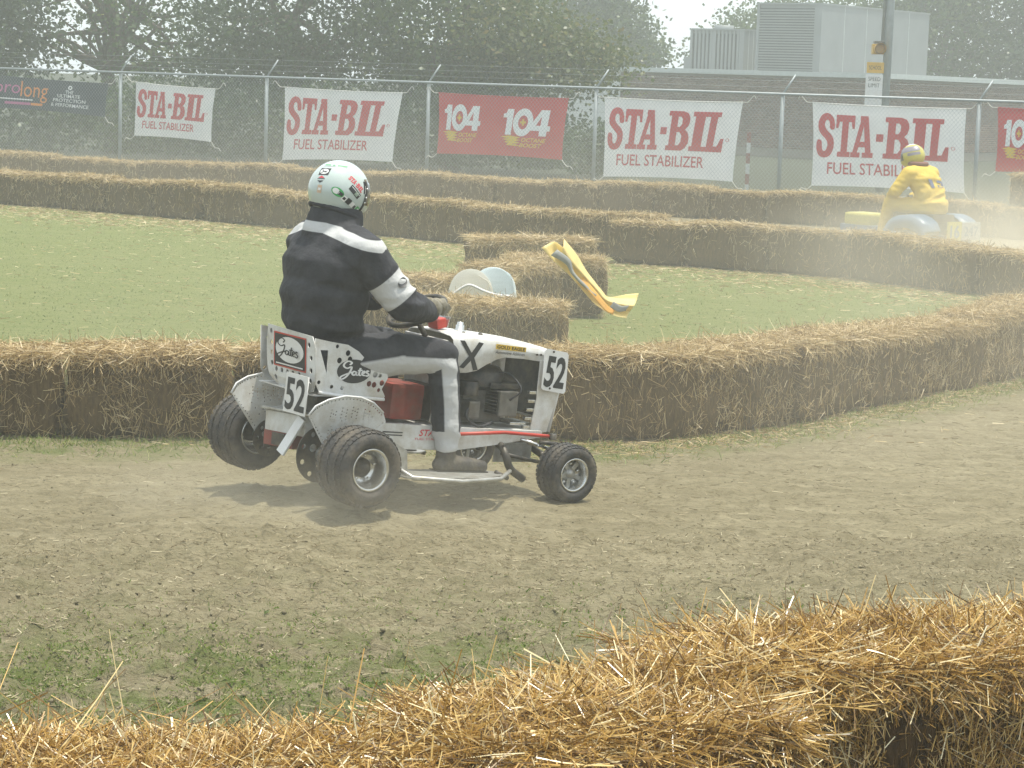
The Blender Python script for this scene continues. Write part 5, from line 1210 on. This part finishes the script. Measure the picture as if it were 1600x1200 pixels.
rows = [[FP(843, 390, .0), FP(862, 381, .05), FP(876, 388, -.03), FP(878, 377, .06), FP(890, 395, .1)],
        [FP(862, 410, .0), FP(872, 404, .05), FP(885, 405, -.04), FP(898, 400, .05), FP(905, 415, .1)],
        [FP(888, 432, -.02), FP(897, 430, .04), FP(907, 428, -.04), FP(915, 428, .04), FP(925, 438, .08)],
        [FP(912, 458, -.02), FP(921, 455, .03), FP(930, 452, -.02), FP(937, 452, .03), FP(942, 458, .05)],
        [FP(933, 478, -.03), FP(940, 472, .02), FP(947, 469, -.02), FP(950, 466, .03), FP(952, 465, .04)],
        [FP(960, 492, -.04), FP(968, 484, .03), FP(974, 476, -.03), FP(978, 468, .03), FP(980, 460, .05)],
        [FP(979, 495, -.05), FP(985, 486, .03), FP(990, 477, -.04), FP(995, 468, .03), FP(998, 458, .06)]]
ribbon('cloth', rows, FLM, fo)
bt_ = [FP(905, 440, -.05), FP(925, 462, -.07), FP(945, 484, -.06), FP(957, 490, -.045)]
rows2 = [[bt_[i], (bt_[i][0]+.02, bt_[i][1]+.03, bt_[i][2]+.03)] for i in range(4)]
ribbon('folded_edge', rows2, M('amber_nylon', (.85, .52, .12), .5, transl=.45), fo)
gs = [FP(862, 396, -.06), FP(884, 410, -.065), FP(893, 428, -.06), FP(912, 447, -.05), FP(930, 462, -.05)]
ribbon('grey_print', [[(a[0]-w_*.7, a[1], a[2]-w_*.7), (a[0], a[1]-.01, a[2]), (a[0]+w_*.7, a[1], a[2]+w_*.7)] for a, w_ in zip(gs, (.03, .022, .012, .012, .008))], M('grey_print', (.36, .37, .34), .6, transl=.3), fo)
ribbon('grey_print', [[(a[0]-.012, a[1], a[2]-.02), (a[0]+.012, a[1], a[2]+.02)] for a in [FP(955, 474, -.06), FP(968, 481, -.07), FP(980, 479, -.07)]], bpy.data.materials['grey_print'], fo)
# ------------------------------------------------------------------ white sheeting behind the bales
SHW = M('white_sheet', (.90, .88, .82), .5, var=.04, scale=6, bump=.2, bscale=20, transl=.55)
SHB = M('white_plastic', (.84, .90, .92), .4, var=.03, transl=.45)
w1_ = empty('white_sheeting', Matrix.Translation((-.34, 17.55, 0)), 'two curved white plastic sheets standing behind the straw bales in front of the rider hands', 'plastic sheeting')
def dome(nm, cx, w_, hgt, lean, mat, dy, pinch=0., z0=.2):
    rows = []
    for j in range(7):
        t = j/6; a = math.pi*(t); 
        x = cx-w_/2*math.cos(a); z = z0+(hgt-z0)*math.sin(a)**.38
        rows.append([(x+lean*(k/3)*.5, dy+k*.09, z-.02*k-pinch*abs(k-1.5)*.02) for k in range(4)])
    return ribbon(nm, rows, mat, w1_, .006, 4)
dome('curved_sheet', -.0, .36, .69, .05, SHW, 0, 1); dome('curved_sheet', .17, .36, .71, .04, SHB, .12)
for nm, cx, dy, mt_, hw in (('end_panel', -.0, .0, SHW, .178), ('end_panel', .17, .12, SHB, .178)):
    pts = [(cx-hw*math.cos(math.pi*k/16), .2+.5*math.sin(math.pi*k/16)**.38) for k in range(17)]
    plate(nm, [pts], .006, lambda c, dy=dy: (c.x, dy-.004+.3*(c.x-cx)*(c.y-.2)+c.z, c.y), mt_, w1_)
tube('rolled_rim', catmull([(-.14, -.03, .50), (-.06, -.04, .56), (.0, -.05, .58), (.10, -.05, .54), (.20, -.04, .51), (.32, .0, .50)], 5), .010, WHITEB, w1_, 8)

# ------------------------------------------------------------------ drifting dust
def dust(name, c, r, dens, label, seed, scale=.5, col=(.93, .87, .73)):
    bm = bmesh.new(); bmesh.ops.create_icosphere(bm, subdivisions=3, radius=1)
    for v in bm.verts: v.co = Vector((v.co.x*r[0], v.co.y*r[1], v.co.z*r[2]))
    o = bm_ob(name, bm, None); o.location = c; mt = bpy.data.materials.new(name); mt.use_nodes = True; t = mt.node_tree; t.nodes.remove(t.nodes['Principled BSDF'])
    pv = nd(t, 'ShaderNodeVolumePrincipled'); pv.inputs['Color'].default_value = col+(1,); pv.inputs['Anisotropy'].default_value = .2
    tc = nd(t, 'ShaderNodeTexCoord'); mp = nd(t, 'ShaderNodeMapping'); mp.inputs['Scale'].default_value = (1/r[0], 1/r[1], 1/r[2]); t.links.new(tc.outputs['Object'], mp.inputs[0])
    ln = nd(t, 'ShaderNodeVectorMath', operation='LENGTH'); t.links.new(mp.outputs[0], ln.inputs[0])
    fo_ = nd(t, 'ShaderNodeMapRange', interpolation_type='SMOOTHSTEP'); fo_.inputs[1].default_value = 1.0; fo_.inputs[2].default_value = .15; t.links.new(ln.outputs['Value'], fo_.inputs[0])
    nz = nd(t, 'ShaderNodeTexNoise'); nz.inputs['Scale'].default_value = scale; nz.inputs['Detail'].default_value = 3; t.links.new(tc.outputs['Object'], nz.inputs['Vector'])
    mr = nd(t, 'ShaderNodeMapRange'); mr.inputs[1].default_value = .35; mr.inputs[2].default_value = .7; mr.inputs[4].default_value = dens; t.links.new(nz.outputs[0], mr.inputs[0])
    mu = nd(t, 'ShaderNodeMath', operation='MULTIPLY'); t.links.new(fo_.outputs[0], mu.inputs[0]); t.links.new(mr.outputs[0], mu.inputs[1]); t.links.new(mu.outputs[0], pv.inputs['Density'])
    t.links.new(pv.outputs[0], t.nodes['Material Output'].inputs['Volume']); o.data.materials.append(mt)
    return tag(o, label, 'dust', kind='stuff')
dust('dust_cloud', (-.95, 10.75, .10), (1.5, .8, .40), .8, 'low pale dust kicked up under the rear wheels of the mower', 1, 1.4)
dust('dust_cloud', (5.4, 26.6, .40), (3.2, 1.8, 1.2), 1.2, 'pale dust hanging over the track right of the yellow rider', 2, .35)
dust('dust_cloud', (-4, 38.5, .6), (12, 4.5, 1.6), .04, 'pale dust hanging between the two hindmost bale rows', 3, .25)
dust('dust_cloud', (1.5, 14.5, .4), (12, 6.5, 1.8), .055, 'thin dust drifting over the track and the lawn beyond the mower', 4, .3)
dust('dust_cloud', (4.6, 18.2, .4), (2.8, 3.2, 1.2), .16, 'pale dust over the right end of the middle bale wall', 5, .6)
# ------------------------------------------------------------------ haze
bm = bmesh.new(); box_bm(bm, (0, 47, 8), (150, 110, 20.5))
hz = bm_ob('haze', bm, None)
hm = bpy.data.materials.new('haze'); hm.use_nodes = True; t = hm.node_tree; t.nodes.remove(t.nodes['Principled BSDF'])
pv = nd(t, 'ShaderNodeVolumePrincipled'); pv.inputs['Color'].default_value = (.88, .92, .87, 1); pv.inputs['Density'].default_value = HAZE; pv.inputs['Anisotropy'].default_value = .25
t.links.new(pv.outputs[0], t.nodes['Material Output'].inputs['Volume']); hz.data.materials.append(hm)
tag(hz, 'airborne dust and summer haze over the track', 'haze', kind='stuff')
